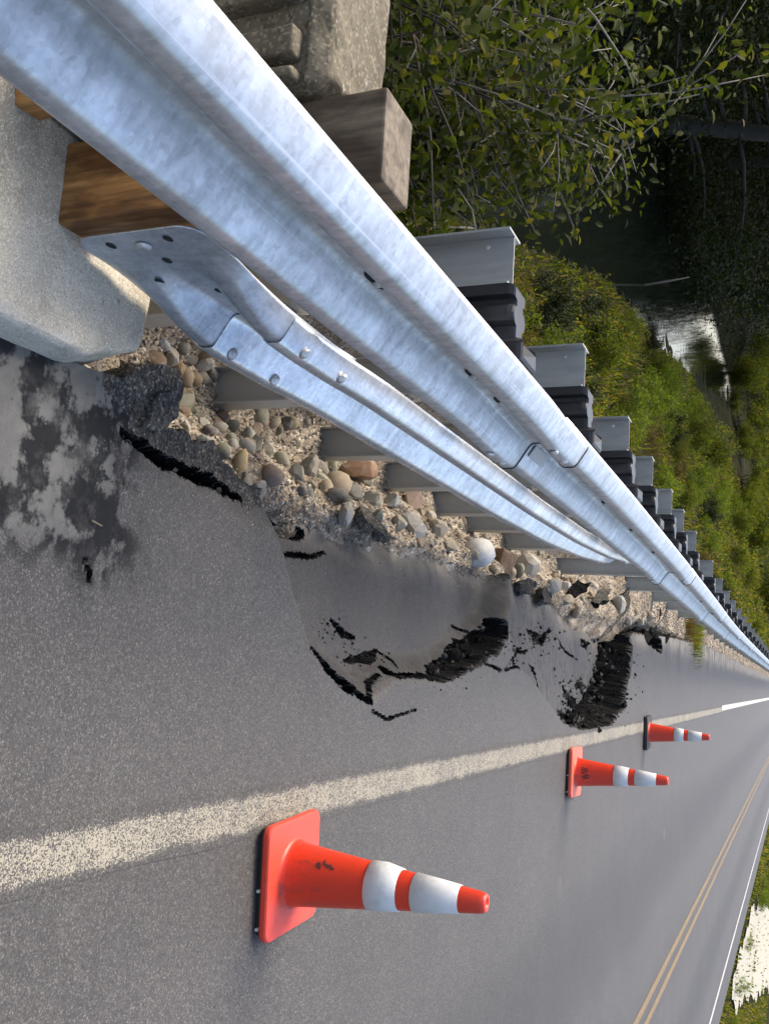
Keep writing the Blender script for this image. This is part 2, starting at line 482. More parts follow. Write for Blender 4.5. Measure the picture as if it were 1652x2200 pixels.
M = dict(
    asphalt=mat_asphalt(), slab_dark=mat_asphalt('asphalt_slab_dark', (.70, .69, .69)), fresh=mat_fresh_asphalt(), crumb=mat_rough_asphalt(),
    white_worn=mat_paint('worn_white_paint', (.36, .325, .245), .46, .70, .487),
    white_new=mat_paint('white_paint', (.52, .51, .48), .72, .92),
    yellow=mat_paint('yellow_paint', (.29, .19, .07), .52, .72),
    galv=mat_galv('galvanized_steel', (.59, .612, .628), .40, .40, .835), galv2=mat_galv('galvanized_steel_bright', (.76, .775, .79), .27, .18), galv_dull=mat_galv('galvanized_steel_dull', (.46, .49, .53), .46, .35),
    bolt=mat_galv('zinc_bolt', (.52, .52, .52), .42, .3), post=mat_post(),
    plastic=mat_plain('black_plastic', (.018, .018, .021), .42, .3, 8, .08, dirt=((.06, .06, .065), .5)),
    shade_dark=mat_plain('splice_shade_dark', (.035, .034, .033), .8, .3, 20, 0),  # near-black colour for the painted shade at the rail splices
    hole=mat_plain('bolt_hole_dark', (.01, .01, .01), .9, .1, 8, 0),
    cream=mat_plain('cream_coat', (.62, .58, .53), .5, .08),
    orange=mat_plain('cone_orange', (.62, .036, .010), .42, .10, 9, .05, dirt=((.42, .025, .01), .35), splash=.55),
    orange_base=mat_plain('cone_base_orange', (.70, .058, .030), .5, .14, 7, .06, dirt=((.55, .035, .012), .6), splash=.30),
    orange_pale=mat_plain('cone_base_faded_orange', (.72, .12, .065), .5, .12, 7, .06),
    collar=mat_plain('reflective_white', (.60, .60, .585), .36, .07, 20, .05, dirt=((.36, .36, .35), .6), splash=.5),
    rubber=mat_plain('black_rubber', (.02, .02, .02), .7, .3, 10, .1),
    scuff=mat_plain('dark_scuff', (.08, .02, .015), .7, .3, 10, 0),
    peg=mat_plain('white_peg', (.5, .49, .46), .6, .1, 10, 0),
    curb=mat_concrete('curb_concrete', (.42, .375, .285), (.54, .485, .38), white=.35),
    oldconc=mat_concrete('old_parapet_concrete', (.10, .083, .052), (.20, .172, .12), lichen=.6),
    wood_fresh=mat_wood('treated_timber', (.16, .066, .017), (.34, .155, .042), (.50, .25, .078), .5),
    wood_grey=mat_wood('weathered_timber', (.06, .046, .03), (.125, .097, .063), (.19, .155, .108)),
    gravel=mat_gravel(), stone=mat_stone(), ground=mat_ground(), water=mat_water(),
    bark=mat_plain('bark', (.06, .05, .038), .9, .4, 9, .6), twig=mat_plain('pale_twig', (.15, .13, .10), .8, .3, 20, .2), darktwig=mat_plain('dark_twig', (.055, .045, .033), .85, .3, 20, .2),
    deadwood=mat_plain('dead_wood', (.20, .16, .11), .85, .3, 10, .4),
    leaf_shrub=mat_leaf('shrub_leaves', [(.012, .019, .003), (.025, .036, .005), (.04, .053, .008), (.058, .068, .010), (.10, .085, .016)], .48, .6, .10),
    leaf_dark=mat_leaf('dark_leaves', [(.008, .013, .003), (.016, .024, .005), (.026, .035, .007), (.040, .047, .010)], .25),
    leaf_bank=mat_leaf('bank_leaves', [(.032, .055, .004), (.062, .09, .006), (.10, .125, .009), (.15, .16, .013), (.15, .085, .018)], .5),
    leaf_red=mat_leaf('reddish_leaves', [(.07, .048, .012), (.12, .055, .018), (.10, .08, .016), (.05, .06, .008)], .4),
    leaf_bright=mat_leaf('sunny_leaves', [(.045, .08, .006), (.085, .125, .008), (.125, .16, .012), (.18, .20, .022)], .5),
    grass=mat_leaf('grass_blades', [(.03, .048, .004), (.06, .08, .006), (.10, .108, .009), (.16, .135, .022), (.24, .17, .06)], .45),
)

# ------------------------------------------------------------------ road with its slumped shoulder
EDGE_PX = [(215, 800), (262, 815), (330, 862), (352, 905), (432, 950), (505, 1032), (565, 1078), (640, 1112), (720, 1132), (800, 1157), (900, 1166), (950, 1183), (1050, 1228), (1120, 1268), (1180, 1292), (1245, 1336), (1295, 1345), (1330, 1352), (1362, 1362), (1420, 1366), (1516, 1386), (1600, 1430)]
EDGE = [G(*p, -.15 if 540 < p[0] < 1330 else (-.06 if p[0] > 400 and p[0] <= 540 else 0.0)) for p in EDGE_PX]
EY = np.array([-30.0, 1.55] + [p.y for p in EDGE] + [150.0]); EX = np.array([-.66, -.66] + [p.x for p in EDGE] + [-.68])
_o = np.argsort(EY); EY, EX = EY[_o], EX[_o]
def edge_x(y): return np.interp(y, EY, EX)
def poly_sd(X, Y, poly):
    """signed distance, positive inside"""
    P = np.array([(p.x, p.y) for p in poly]); n = len(P)
    best = np.full(X.shape, 1e9); inside = np.zeros(X.shape, bool)
    for i in range(n):
        a, b = P[i], P[(i + 1) % n]
        d = b - a; t = np.clip(((X - a[0]) * d[0] + (Y - a[1]) * d[1]) / max(1e-9, d @ d), 0, 1)
        best = np.minimum(best, np.hypot(X - a[0] - t * d[0], Y - a[1] - t * d[1]))
        c = ((a[1] > Y) != (b[1] > Y)) & (X < (b[0] - a[0]) * (Y - a[1]) / (b[1] - a[1] + 1e-12) + a[0])
        inside ^= c
    return np.where(inside, best, -best)
def line_d(X, Y, pts, w):
    """distance to a polyline divided by its local half width"""
    best = np.full(X.shape, 1e9)
    for i in range(len(pts) - 1):
        a = np.array((pts[i].x, pts[i].y)); b = np.array((pts[i + 1].x, pts[i + 1].y)); d = b - a
        t = np.clip(((X - a[0]) * d[0] + (Y - a[1]) * d[1]) / max(1e-9, d @ d), 0, 1)
        ww = w[i] * (1 - t) + w[i + 1] * t
        best = np.minimum(best, np.hypot(X - a[0] - t * d[0], Y - a[1] - t * d[1]) / ww)
    return best
SLAB_A = [G(*p) for p in [(560, 1000), (592, 1125), (612, 1200), (640, 1300), (672, 1392), (730, 1455), (795, 1506), (850, 1462), (905, 1460), (950, 1462), (1015, 1412), (1088, 1352), (1120, 1200), (900, 1050)]]
SLAB_B = [G(*p) for p in [(1092, 1345), (1105, 1420), (1150, 1470), (1200, 1540), (1262, 1560), (1318, 1540), (1340, 1480), (1352, 1420), (1360, 1362), (1370, 1290), (1120, 1200)]]
CRACKS = [  # pixels along the crack, half widths in metres, depth
    ([(262, 932), (300, 952), (350, 985), (400, 1010), (440, 1025), (480, 1045), (535, 1072)], [.008, .016, .022, .016, .022, .020, .006], .16),
    ([(596, 1118), (640, 1132), (680, 1140), (722, 1150)], [.026, .032, .028, .016], .16),
    ([(612, 1190), (655, 1192), (700, 1198), (730, 1188)], [.003, .009, .008, .003], .05),
    ([(672, 1388), (705, 1432), (745, 1470), (798, 1506)], [.008, .022, .030, .010], .2),
    ([(715, 1332), (738, 1358), (765, 1372)], [.006, .022, .006], .06),
    ([(845, 1440), (862, 1452), (905, 1452), (935, 1456)], [.016, .008, .010, .010], .08),
    ([(930, 1457), (975, 1440), (1015, 1408), (1050, 1390), (1086, 1352)], [.015, .055, .070, .075, .070], .24),
    ([(975, 1345), (1000, 1365), (1005, 1385)], [.004, .008, .008], .06),
    ([(1133, 1352), (1150, 1368), (1175, 1378), (1196, 1352)], [.006, .024, .028, .010], .07),
    ([(1135, 1425), (1165, 1492)], [.008, .012], .05),
    ([(1205, 1540), (1225, 1548), (1275, 1553), (1310, 1535), (1335, 1490), (1348, 1430), (1356, 1362)], [.025, .04, .08, .12, .17, .19, .18], .34),
    ([(1218, 1478), (1235, 1505), (1255, 1515)], [.015, .05, .04], .08),
    ([(1258, 1475), (1272, 1468), (1275, 1490)], [.03, .05, .03], .08),
    ([(1395, 1362), (1420, 1390)], [.12, .10], .3),
    ([(800, 1528), (830, 1545), (860, 1535), (895, 1525)], [.003, .006, .004, .003], .04),
    ([(740, 1420), (780, 1415), (812, 1400)], [.006, .018, .006], .04),
    ([(1262, 1382), (1275, 1390)], [.03, .03], .05),
    ([(185, 1205), (196, 1245)], [.004, .008], .012),
    ([(795, 1506), (812, 1470), (835, 1450)], [.004, .006, .004], .05),
    ([(870, 1402), (884, 1420), (880, 1436)], [.003, .006, .004], .04),
    ([(1105, 1392), (1140, 1402), (1160, 1396)], [.004, .009, .004], .04),
    ([(1150, 1455), (1185, 1505), (1202, 1535)], [.005, .008, .010], .04),
    ([(1238, 1370), (1262, 1400), (1300, 1420)], [.005, .008, .006], .04),
    ([(690, 1160), (660, 1176), (640, 1186)], [.003, .006, .003], .04),
    ([(1040, 1425), (1075, 1440), (1112, 1432)], [.004, .008, .004], .04),
]
CRACK_Z = {(596, 1118): -.06, (612, 1190): -.12, (715, 1332): -.13, (975, 1345): -.13, (740, 1420): -.12, (1133, 1352): -.08, (1135, 1425): -.07, (1218, 1478): -.13, (1258, 1475): -.15, (1262, 1382): -.2}
def road_z(X, Y):
    fr_ = sstep(Y, 2.8, 5.0)
    jag = fbm(X * 38, Y * 30, 3, 5) * (1 - fr_) + fr_ * fbm(X * 10, Y * 11, 2, 6); jag2 = fbm(X * 80, Y * 70, 2, 9) * sstep(Y, 5.0, 2.6) * .7; big = fbm(X * 6, Y * 6, 3, 21)
    jagx = fbm(X * 20, Y * 20, 3, 51) * (1 - fr_) + fr_ * fbm(X * 12, Y * 8, 2, 52); jagy = fbm(X * 20, Y * 20, 3, 55) * (1 - fr_) + fr_ * fbm(X * 9, Y * 10, 2, 56)
    z = np.zeros(X.shape)
    z += .004 * fbm(X * 3, Y * 1.5, 3, 2) * sstep(X, .38, -.1)
    sa = poly_sd(X, Y, SLAB_A) + .012 * jag
    z -= .13 * sstep(sa, -.02, .13) * sstep(Y, 2.75, 3.2) + sstep(sa, 0, .2) * .05 * sstep(X, .05, -.55)
    sb = poly_sd(X, Y, SLAB_B) + .02 * jag
    tilt = sstep(Y, 6.2, 10.2)
    z -= sstep(sb, -.0, .05) * (.05 + .20 * tilt) + sstep(sb, -.05, .5) * .04
    z += sstep(sa, .0, .1) * .012 * big + sstep(sb, 0, .1) * .02 * big
    # outer strip along the gravel tips down
    ex = edge_x(Y)
    drop = .045 * sstep(Y, 2.0, 2.5) * sstep(Y, 14, 11.5)
    z -= drop * sstep(X - ex, .20, .0) ** 1.2
    fr = np.zeros(X.shape); clod = fbm(X * 20, Y * 18, 4, 77) * (1 - fr_) + fr_ * 1.3 * fbm(X * 9, Y * 8, 2, 78)
    for px, w, d in CRACKS:
        pts = [G(*p, CRACK_Z.get(px[0], 0.0)) for p in px]
        am = min(1.0, float(np.mean(w)) / .028)
        q = line_d(X + am * (.020 * jagx + .006 * jag2), Y + am * (.028 * jagy + .008 * jag2), pts, w) + .30 * jag
        k = sstep(q, 1.05, .62)
        z -= d * k * (.8 + .35 * jag) + k * .07 * clod
        fr = np.maximum(fr, k)
    return z, fr

rows = list(np.arange(-14, 1.4, 1.2)) + list(np.arange(1.4, 1.9, .06))
y = 1.9
while y < 13.8:
    rows.append(y); y += max(.011, .0019 * y)
y = 13.8; st = .06
while y < 140:
    rows.append(y); st = min(3.0, st * 1.15); y += st
rows = np.array(rows)
tfine = np.linspace(0, 1, 135)
xr = np.array([.62, .75, 1.0, 1.3, 1.6, 2.0, 2.4, 2.8, 3.2, 3.6, 4.0, 4.6, 5.2, 5.8, 6.4, 6.85, 7.08])
exr = edge_x(rows)
wash = sstep(rows, 1.9, 2.2) * sstep(rows, 13.5, 11)
exr = exr + wash * (.028 * fbm(rows * 9, rows * 0, 3, 31) + .018 * fbm(rows * 34, rows * 0, 3, 33)) + (1 - wash) * .015 * fbm(rows * 3, rows * 0, 3, 37) * sstep(rows, 10, 14)
nR = len(rows)
XX = np.concatenate([exr[:, None] * (1 - tfine) + .54 * tfine, np.repeat(xr[None], nR, 0)], 1)
YY = np.repeat(rows[:, None], XX.shape[1], 1)
ZZ, FR = road_z(XX, YY)
nC = XX.shape[1]
# broken lip: a skirt below the outer edge
V = np.stack([XX, YY, ZZ], -1)
sk1 = V[:, 0].copy(); sk1[:, 0] += .012 * fbm(rows * 20, rows * 0, 2, 3); sk1[:, 2] -= .045
sk2 = V[:, 0].copy(); sk2[:, 0] += .05 + .02 * fbm(rows * 16, rows * 0, 2, 8); sk2[:, 2] -= .13
skr = V[:, -1].copy(); skr[:, 2] -= .15
V = np.concatenate([sk2[:, None], sk1[:, None], V, skr[:, None]], 1)
FR = np.concatenate([np.ones((nR, 2)), FR, np.zeros((nR, 1))], 1)
nC = V.shape[1]
idx = np.arange(nR * nC).reshape(nR, nC)
F = np.stack([idx[:-1, :-1], idx[:-1, 1:], idx[1:, 1:], idx[1:, :-1]], -1).reshape(-1, 4)
frf = (FR[:-1, :-1] + FR[:-1, 1:] + FR[1:, 1:] + FR[1:, :-1]).reshape(-1) / 4
vf = V.reshape(-1, 3)
n_ = np.cross(vf[F[:, 2]] - vf[F[:, 0]], vf[F[:, 3]] - vf[F[:, 1]]); nz = np.abs(n_[:, 2]) / (np.linalg.norm(n_, axis=1) + 1e-12)
fm = np.where((frf > .12) & ((nz < .93) | (frf > .75)), 1, 0)
fx_, fy_ = vf[F].mean(1)[:, 0], vf[F].mean(1)[:, 1]
strip_ = (fx_ - edge_x(fy_) + .03 * fbm(fx_ * 25, fy_ * 25, 3, 91) < np.interp(fy_, [1.9, 2.1, 2.7, 3.0, 3.6, 9.5, 10.5], [.0, .10, .08, .035, .02, .03, .0])) & (fm == 0) & (fy_ > 1.95)
fm = np.where(strip_, 2, fm)
fm = np.where((fm == 0) & ((poly_sd(fx_, fy_, SLAB_A) + .01 * fbm(fx_ * 30, fy_ * 30, 3, 93) > 0) | (poly_sd(fx_, fy_, SLAB_B) + .02 * fbm(fx_ * 20, fy_ * 20, 3, 94) > 0)), 3, fm)  # darker asphalt tone over both sunken slabs
colid = np.tile(np.arange(nC - 1), nR - 1)
fm = np.where(colid < 2, 2, fm)
road = new_obj('road', mesh('road', vf, F, False, fm), (M['asphalt'], M['fresh'], M['crumb'], M['slab_dark']))
tag(road, kind='structure')

# painted markings: strips 4 mm above the road, parts of it
def strip(name, x0, x1, y0, y1, mat, x_of=None):
    ys = [y0]
    while ys[-1] < y1: ys.append(min(y1, ys[-1] + max(.12, ys[-1] * .03)))
    v = []
    for yy in ys:
        wv = 1 if yy < 8 else 0
        w = wv * (.004 * math.sin(yy * 5.1) + .003 * math.sin(yy * 13.7))
        v += [(x0 + w, yy, .0035), (x1 + wv * .004 * math.sin(yy * 7.3 + 1), yy, .0035)]
    f = [(2 * i, 2 * i + 1, 2 * i + 3, 2 * i + 2) for i in range(len(ys) - 1)]
    return new_obj(name, mesh(name, v, f), mat, road)
strip('edge_line', .412, .562, 1.0, 23.6, M['white_worn'])
strip('edge_line', .40, .515, 23.6, 130, M['white_new'])['label'] = 'bright fresh stretch of the white edge line'
strip('centre_line', 3.50, 3.605, 2, 130, M['yellow'])
strip('centre_line', 3.735, 3.84, 2, 130, M['yellow'])
strip('edge_line', 6.30, 6.40, 2, 130, M['white_new'])

# ------------------------------------------------------------------ gravel gully below the guardrail
def gully_z(X, Y):
    w = sstep(Y, 1.85, 2.25) * sstep(Y, 11.6, 9.3)
    prof = np.interp(X, [-1.5, -1.34, -1.12, -.95, -.82, -.70, -.60, -.35], [-.12, -.34, -.54, -.52, -.36, -.20, -.17, -.34])
    z = prof * w + (-.06 - .1 * sstep(X, -.7, -.4)) * (1 - w)
    z = z + (.05 * fbm(X * 7, Y * 7, 4, 40) + .02 * fbm(X * 30, Y * 30, 3, 44)) * sstep(Y, 13, 10.5) + .012 * fbm(X * 24, Y * 18, 3, 47) - .01
    far = sstep(Y, 10.4, 12.6)
    z = z * (1 - far) + far * (-.045 + .015 * fbm(X * 10, Y * 8, 3, 41) - .45 * sstep(X, -.72, -.5))
    return z
gy = np.concatenate([np.arange(1.98, 6, .022), np.arange(6, 12, .05), np.arange(12, 30, .3), np.arange(30, 140, 3)])
gx = np.concatenate([np.arange(-1.5, -.4, .022), np.arange(-.4, .62, .15)])
GX, GY = np.meshgrid(gx, gy)
GZ = gully_z(GX, GY) - .5 * sstep(GX, -.42, -.25)
v = np.stack([GX, GY, GZ], -1).reshape(-1, 3); idx = np.arange(len(v)).reshape(GX.shape)
F = np.stack([idx[:-1, :-1], idx[:-1, 1:], idx[1:, 1:], idx[1:, :-1]], -1).reshape(-1, 4)
gul = new_obj('eroded_shoulder', mesh('eroded_shoulder', v, F, True), M['gravel']); tag(gul, kind='structure')

# ------------------------------------------------------------------ terrain left and right, water
def bank_edge(Y):
    return np.interp(Y, [-20, 0, 3, 6, 9, 13, 19, 28, 50, 80, 140], [-3.2, -3.2, -3.4, -3.9, -4.6, -6.0, -7.9, -9.3, -14, -22, -24])
WZ = -2.0
def bank_z(X, Y):
    e = bank_edge(Y)
    t = np.clip((X - e) / (-1.4 - e), -1.5, 1)
    z = WZ + (-.12 - WZ) * np.where(t > 0, t ** 1.05 if False else np.sign(t) * np.abs(t), t * .4)
    far = sstep(X, -15.5, -19) ; 
    z = np.where(X < -14, np.maximum(z, WZ - .6 + 1.6 * sstep(X, -14.5, -21) + .03 * np.clip(-X - 21, 0, 200)), z)
    back = sstep(Y, 66, 84)
    z = z * (1 - back) + back * np.maximum(z, -.3)
    return z + .10 * fbm(X * .9, Y * .9, 4, 60) * sstep(X, -1.5, -2.2) + .03 * fbm(X * 5, Y * 5, 3, 61) * sstep(X, -1.45, -1.7)
bx = np.concatenate([-np.geomspace(1.42, 16, 150), -np.geomspace(17, 160, 22)])[::-1]
by = np.concatenate([np.arange(-16, 1.5, 1.2), np.arange(1.5, 12, .15), np.geomspace(12, 160, 150)])
BX, BY = np.meshgrid(bx, by); BZ = bank_z(BX, BY)
v = np.stack([BX, BY, BZ], -1).reshape(-1, 3); idx = np.arange(len(v)).reshape(BX.shape)
F = np.stack([idx[:-1, :-1], idx[:-1, 1:], idx[1:, 1:], idx[1:, :-1]], -1).reshape(-1, 4)
bank = new_obj('bank', mesh('bank', v, F, True), M['ground']); tag(bank, kind='structure')
def right_z(X, Y):
    return np.interp(X, [7.05, 8.2, 12, 60, 260], [-.05, -.10, -.30, -.7, -.9]) + .02 * fbm(X * .4, Y * .4, 2, 70) * sstep(X, 7.3, 9)
bx = np.concatenate([np.linspace(7.05, 26, 40), np.geomspace(28, 260, 20)]); by = np.concatenate([np.linspace(-10, 160, 90)])
BX, BY = np.meshgrid(bx, by); BZ = right_z(BX, BY)
v = np.stack([BX, BY, BZ], -1).reshape(-1, 3); idx = np.arange(len(v)).reshape(BX.shape)
F = np.stack([idx[:-1, :-1], idx[:-1, 1:], idx[1:, 1:], idx[1:, :-1]], -1).reshape(-1, 4)
verge = new_obj('verge', mesh('verge', v, F, True), M['ground']); tag(verge, kind='structure')
wat = new_obj('water', mesh('water', [(-160, -60, WZ), (-1.8, -60, WZ), (-1.8, 170, WZ), (-160, 170, WZ)], [(0, 1, 2, 3)]), M['water']); tag(wat, kind='structure')
LX, LY = np.meshgrid(np.linspace(0, 1, 24), np.linspace(0, 1, 260))
def lot_xy(u, v):      # a pale sandy side track that leaves the road at a flat angle
    yy = 29.0 + 110 * v ** 1.4
    xr_ = np.interp(yy, [28, 40, 70, 140], [7.75, 11.0, 18.2, 36.0]) + .5 * fbm(yy * .5, yy * 0, 3, 84)
    xl_ = np.interp(yy, [28, 40, 70, 140], [7.45, 7.6, 13.3, 27.0]) + .5 * fbm(yy * .5, yy * 0 + 5, 3, 86)
    return np.maximum(xl_ * (1 - u) + xr_ * u, 7.4), yy
def on_track(x, y):
    return (y > 28.5) & (x > np.interp(y, [28, 40, 70, 140], [7.3, 7.4, 13.0, 26.7])) & (x < np.interp(y, [28, 40, 70, 140], [7.9, 11.2, 18.5, 36.3]))
LX, LY = lot_xy(LX, LY); LZ = right_z(LX, LY) + .05
v = np.stack([LX, LY, LZ], -1).reshape(-1, 3); idx = np.arange(24 * 260).reshape(260, 24)
F = np.stack([idx[:-1, :-1], idx[:-1, 1:], idx[1:, 1:], idx[1:, :-1]], -1).reshape(-1, 4)
lot = new_obj('sandy_ground', mesh('sandy_ground', v, F, True), mat_plain('pale_sand', (.33, .315, .25), .95, .35, 1.2, .3)); tag(lot, kind='structure')
base = new_obj('ground', mesh('ground', [(-900, -900, -4), (900, -900, -4), (900, 900, -4), (-900, 900, -4)], [(0, 1, 2, 3)]), M['ground']); tag(base, kind='structure')

# ------------------------------------------------------------------ bridge curb, parapet post, timber
def rough_block(name, pts_bottom, pts_top, mat, parent=None, sub=5, amp=.006, sc=14, bevel=.015):
    bm = bmesh.new()
    b = [bm.verts.new(p) for p in pts_bottom]; t = [bm.verts.new(p) for p in pts_top]; n = len(b)
    bm.faces.new(b[::-1]); bm.faces.new(t)
    for i in range(n): bm.faces.new((b[i], b[(i + 1) % n], t[(i + 1) % n], t[i]))
    bmesh.ops.bevel(bm, geom=list(bm.edges), offset=bevel, segments=2, affect='EDGES', profile=.5)
    bmesh.ops.triangulate(bm, faces=list(bm.faces))
    for k in range(sub):
        long = [e for e in bm.edges if e.calc_length() > .03]
        if not long or len(bm.verts) > 40000: break
        bmesh.ops.subdivide_edges(bm, edges=long, cuts=1)
        bmesh.ops.triangulate(bm, faces=[f for f in bm.faces if len(f.verts) > 3])
    bm.normal_update()
    for vv in bm.verts:
        q = vv.co * sc
        vv.co += vv.normal * (amp * (mnoise.noise(q) + .5 * mnoise.noise(q * 2.3) + .3 * mnoise.noise(q * 5.1)))
    return new_obj(name, bm_mesh(name, bm, True), mat, parent)
curb = empty('bridge_curb', (-.9, 1.0, 0))
tag(curb, 'pale weathered concrete bridge curb with rough broken end beside the tar-stained road', 'curb')
o = rough_block('curb_block', [(-1.75, -6, -.6), (-.585, -6, -.6), (-.585, 1.86, -.6), (-.70, 2.06, -.6), (-1.75, 2.12, -.6)],
                [(-1.75, -6, .105), (-.685, -6, .105), (-.665, 1.78, .10), (-.735, 1.98, .10), (-1.75, 2.05, .105)], M['curb'], None, 8, .007, 9, .02)
o.parent = curb; o.location = (.9, -1.0, 0)
par = empty('parapet_post', (-1.35, 1.55, .1))
tag(par, 'old brown speckled concrete bridge parapet post with chamfered top and grooved face', 'parapet post')
def pc(o): o.parent = par; o.location = (1.35, -1.55, -.1); return o
X0, X1, Y0, Y1, ZT = -1.9, -1.125, 1.60, 1.89, .755
pc(rough_block('post_shaft', [(X0, Y0, .08), (X1, Y0, .08), (X1, Y1 - .1, .08), (X1 - .11, Y1, .08), (X0, Y1, .08)], [(X0, Y0, ZT - .04), (X1, Y0, ZT - .04), (X1, Y1 - .1, ZT - .04), (X1 - .11, Y1, ZT - .04), (X0, Y1, ZT - .04)], M['oldconc'], None, 5, .006, 16, .012))
pc(rough_block('post_cap', [(X0, Y0 - .008, ZT - .05), (X1 + .006, Y0 - .008, ZT - .05), (X1 + .006, Y1 - .1, ZT - .05), (X1 - .11, Y1 + .006, ZT - .05), (X0, Y1 + .006, ZT - .05)], [(X0, Y0 + .02, ZT), (X1 - .02, Y0 + .02, ZT), (X1 - .02, Y1 - .11, ZT), (X1 - .12, Y1 - .015, ZT), (X0, Y1 - .015, ZT)], M['oldconc'], None, 5, .006, 20, .01))
for (xa, xb, pr) in ((-1.15, -1.127, .035), (-1.235, -1.17, .04), (-1.9, -1.30, .04)):   # raised ribs left proud between the grooves
    pc(rough_block('face_rib', [(xa, Y0 - pr, .08), (xb, Y0 - pr, .08), (xb, Y0 + .01, .08), (xa, Y0 + .01, .08)], [(xa, Y0 - pr, ZT - .06), (xb, Y0 - pr, ZT - .06), (xb, Y0 + .01, ZT - .06), (xa, Y0 + .01, ZT - .06)], M['oldconc'], None, 4, .004, 22, .008))
def timber(name, sx, sy, sz, mats, loc, label, rz=0.0, split=None, parent=None):
    bm = bmesh.new(); box_bm(bm, -sx / 2, sx / 2, -sy / 2, sy / 2, 0, sz, .006, 2)
    bmesh.ops.subdivide_edges(bm, edges=[e for e in bm.edges if e.calc_length() > .15], cuts=14, use_grid_fill=True)
    for vv in bm.verts:
        vv.co += Vector((mnoise.noise(vv.co * 9), mnoise.noise(vv.co * 9 + Vector((5, 1, 2))), 0)) * .003
    me = bm_mesh(name, bm)
    o = new_obj(name, me, mats, parent, loc, (0, 0, rz))
    if split is not None:
        for pl in me.polygons: pl.material_index = 1 if pl.center.z > split else 0
    if label: tag(o, label, 'timber')
    return o
tp = timber('timber_post', .19, .14, .775, (M['wood_fresh'], M['wood_grey']), (-1.01, 1.70, .098), 'squared timber post behind the rail, orange-brown below and weathered grey on top', 0, .36)
timber('timber_spacer', .145, .13, .13, (M['wood_grey'],), (-.838, 1.70, .66), 'short timber spacer block between the timber post and the steel rail')
timber('timber_offcut', .11, .08, .25, (M['wood_fresh'],), (-1.16, 1.50, .098), 'small brown timber offcut standing on the curb beside the taller timber post', .08)

# ------------------------------------------------------------------ W-beam rails
PROF = [(.156, .062), (.152, .052), (.138, .030), (.124, .009), (.116, .002), (.108, 0), (.098, 0), (.088, 0), (.080, .002), (.072, .009), (.052, .040), (.034, .068), (.026, .077), (.016, .081), (0, .081)]
PROF = PROF + [(-a, b) for a, b in PROF[-2::-1]]
def rail_dz(y): return float(np.interp(y, [4, 6.5, 9.5, 11, 13, 16, 40], [0, -.02, -.055, -.08, -.10, -.115, -.13]))
def rail_mesh(name, ys, xf, zf, mat, parent, flat=None, lift=0.0, th=.004, hh=None):
    v = []
    for y in ys:
        fl = flat(y) if flat else 0.0
        h = hh(y) if hh else 1.0
        for (pz, pd) in PROF:
            d = pd * (1 - fl) + .079 * fl
            v.append((xf(y) - d + lift, y, zf(y) + pz * h))
    f = grid_faces(len(ys), len(PROF))
    me = mesh(name, v, f, True)
    o = new_obj(name, me, mat, parent)
    md = o.modifiers.new('thickness', 'SOLIDIFY'); md.thickness = th; md.offset = 0
    return o
def bolt_mesh():
    v, f = lathe([(.017, 0), (.017, .002), (.0145, .0055), (.009, .0085), (.003, .0095)], 14)
    return mesh('bolt', v, f, True)
BOLT = bolt_mesh()
def bolt(parent, x, y, z, mat=None, s=1.0, flat=False):
    o = new_obj('bolt', BOLT, M['bolt'], parent, (x, y, z), (0, math.pi / 2, 0), (s, s, s))
    return o
RX, RZ = -.672, .835
rail = empty('guardrail', (RX, 3.0, 0))
tag(rail, 'long galvanized W-beam guardrail running along the broken road edge', 'guardrail')
xf_up = lambda y: RX - .015 * max(0.0, (1.2 - y)) ** 2 * .5
zf_up = lambda y: RZ + rail_dz(y)
ends = [3.07 + 3.81 * k for k in range(-2, 22)]
def inv(o, root): o.location = Vector(o.location) - root.location; return o
panels = []
for k in range(len(ends) - 1):
    y0, y1 = ends[k] - .31, ends[k + 1]
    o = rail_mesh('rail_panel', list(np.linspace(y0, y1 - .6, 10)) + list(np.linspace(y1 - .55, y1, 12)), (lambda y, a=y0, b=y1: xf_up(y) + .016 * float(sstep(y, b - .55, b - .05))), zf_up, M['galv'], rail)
    o.parent = rail; inv(o, rail); panels.append(o)
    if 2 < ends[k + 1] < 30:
        e = rail_mesh('splice_shade', [y1 - .002, y1 + (.006 if y1 < 4 else .012)], lambda y: xf_up(y) + .0168, zf_up, M['shade_dark'], o, th=.007)  # thin dark strip drawn in for the gap's shade at each splice
    if ends[k + 1] < 30:
        for (pz, yy) in ((.098, -.10), (.098, -.26), (-.098, -.10), (-.098, -.26)):
            if ends[k + 1] > 2: 
                b = bolt(o, xf_up(y1) + .0165, y1 + yy * .8, zf_up(y1) + pz, s=.9)
# post bolts in the valley, each with its slotted hole
def post_bolt(y, near=False):
    pan = panels[[i for i in range(len(ends) - 1) if ends[i] - .31 <= y][-1]] if False else next(p for i, p in enumerate(panels) if y <= ends[i + 1])
    z = zf_up(y); x = xf_up(y) - .0765
    vv = []; n = 16
    for q in range(n):
        a = 2 * math.pi * q / n
        vv.append((0.0, .030 * math.cos(a) + .018 * (1 if math.cos(a) > 0 else -1), .013 * math.sin(a)))
    h = new_obj('bolt_slot', mesh('bolt_slot', vv, [tuple(range(n))]), M['hole'], pan, (x, y, z))
    b = bolt(h, .001, .012, 0, s=.75)
added_trough_plate = new_obj('added_cream_plate', bm_mesh('added_cream_plate', box_bm(bmesh.new(), -.002, .002, -.085, .085, -.022, .022, .001, 1)), M['cream'], panels[2], (RX - .052, 3.22, RZ - .036), (0, -.96, 0))  # pale cream plate added in the trough just past the splice

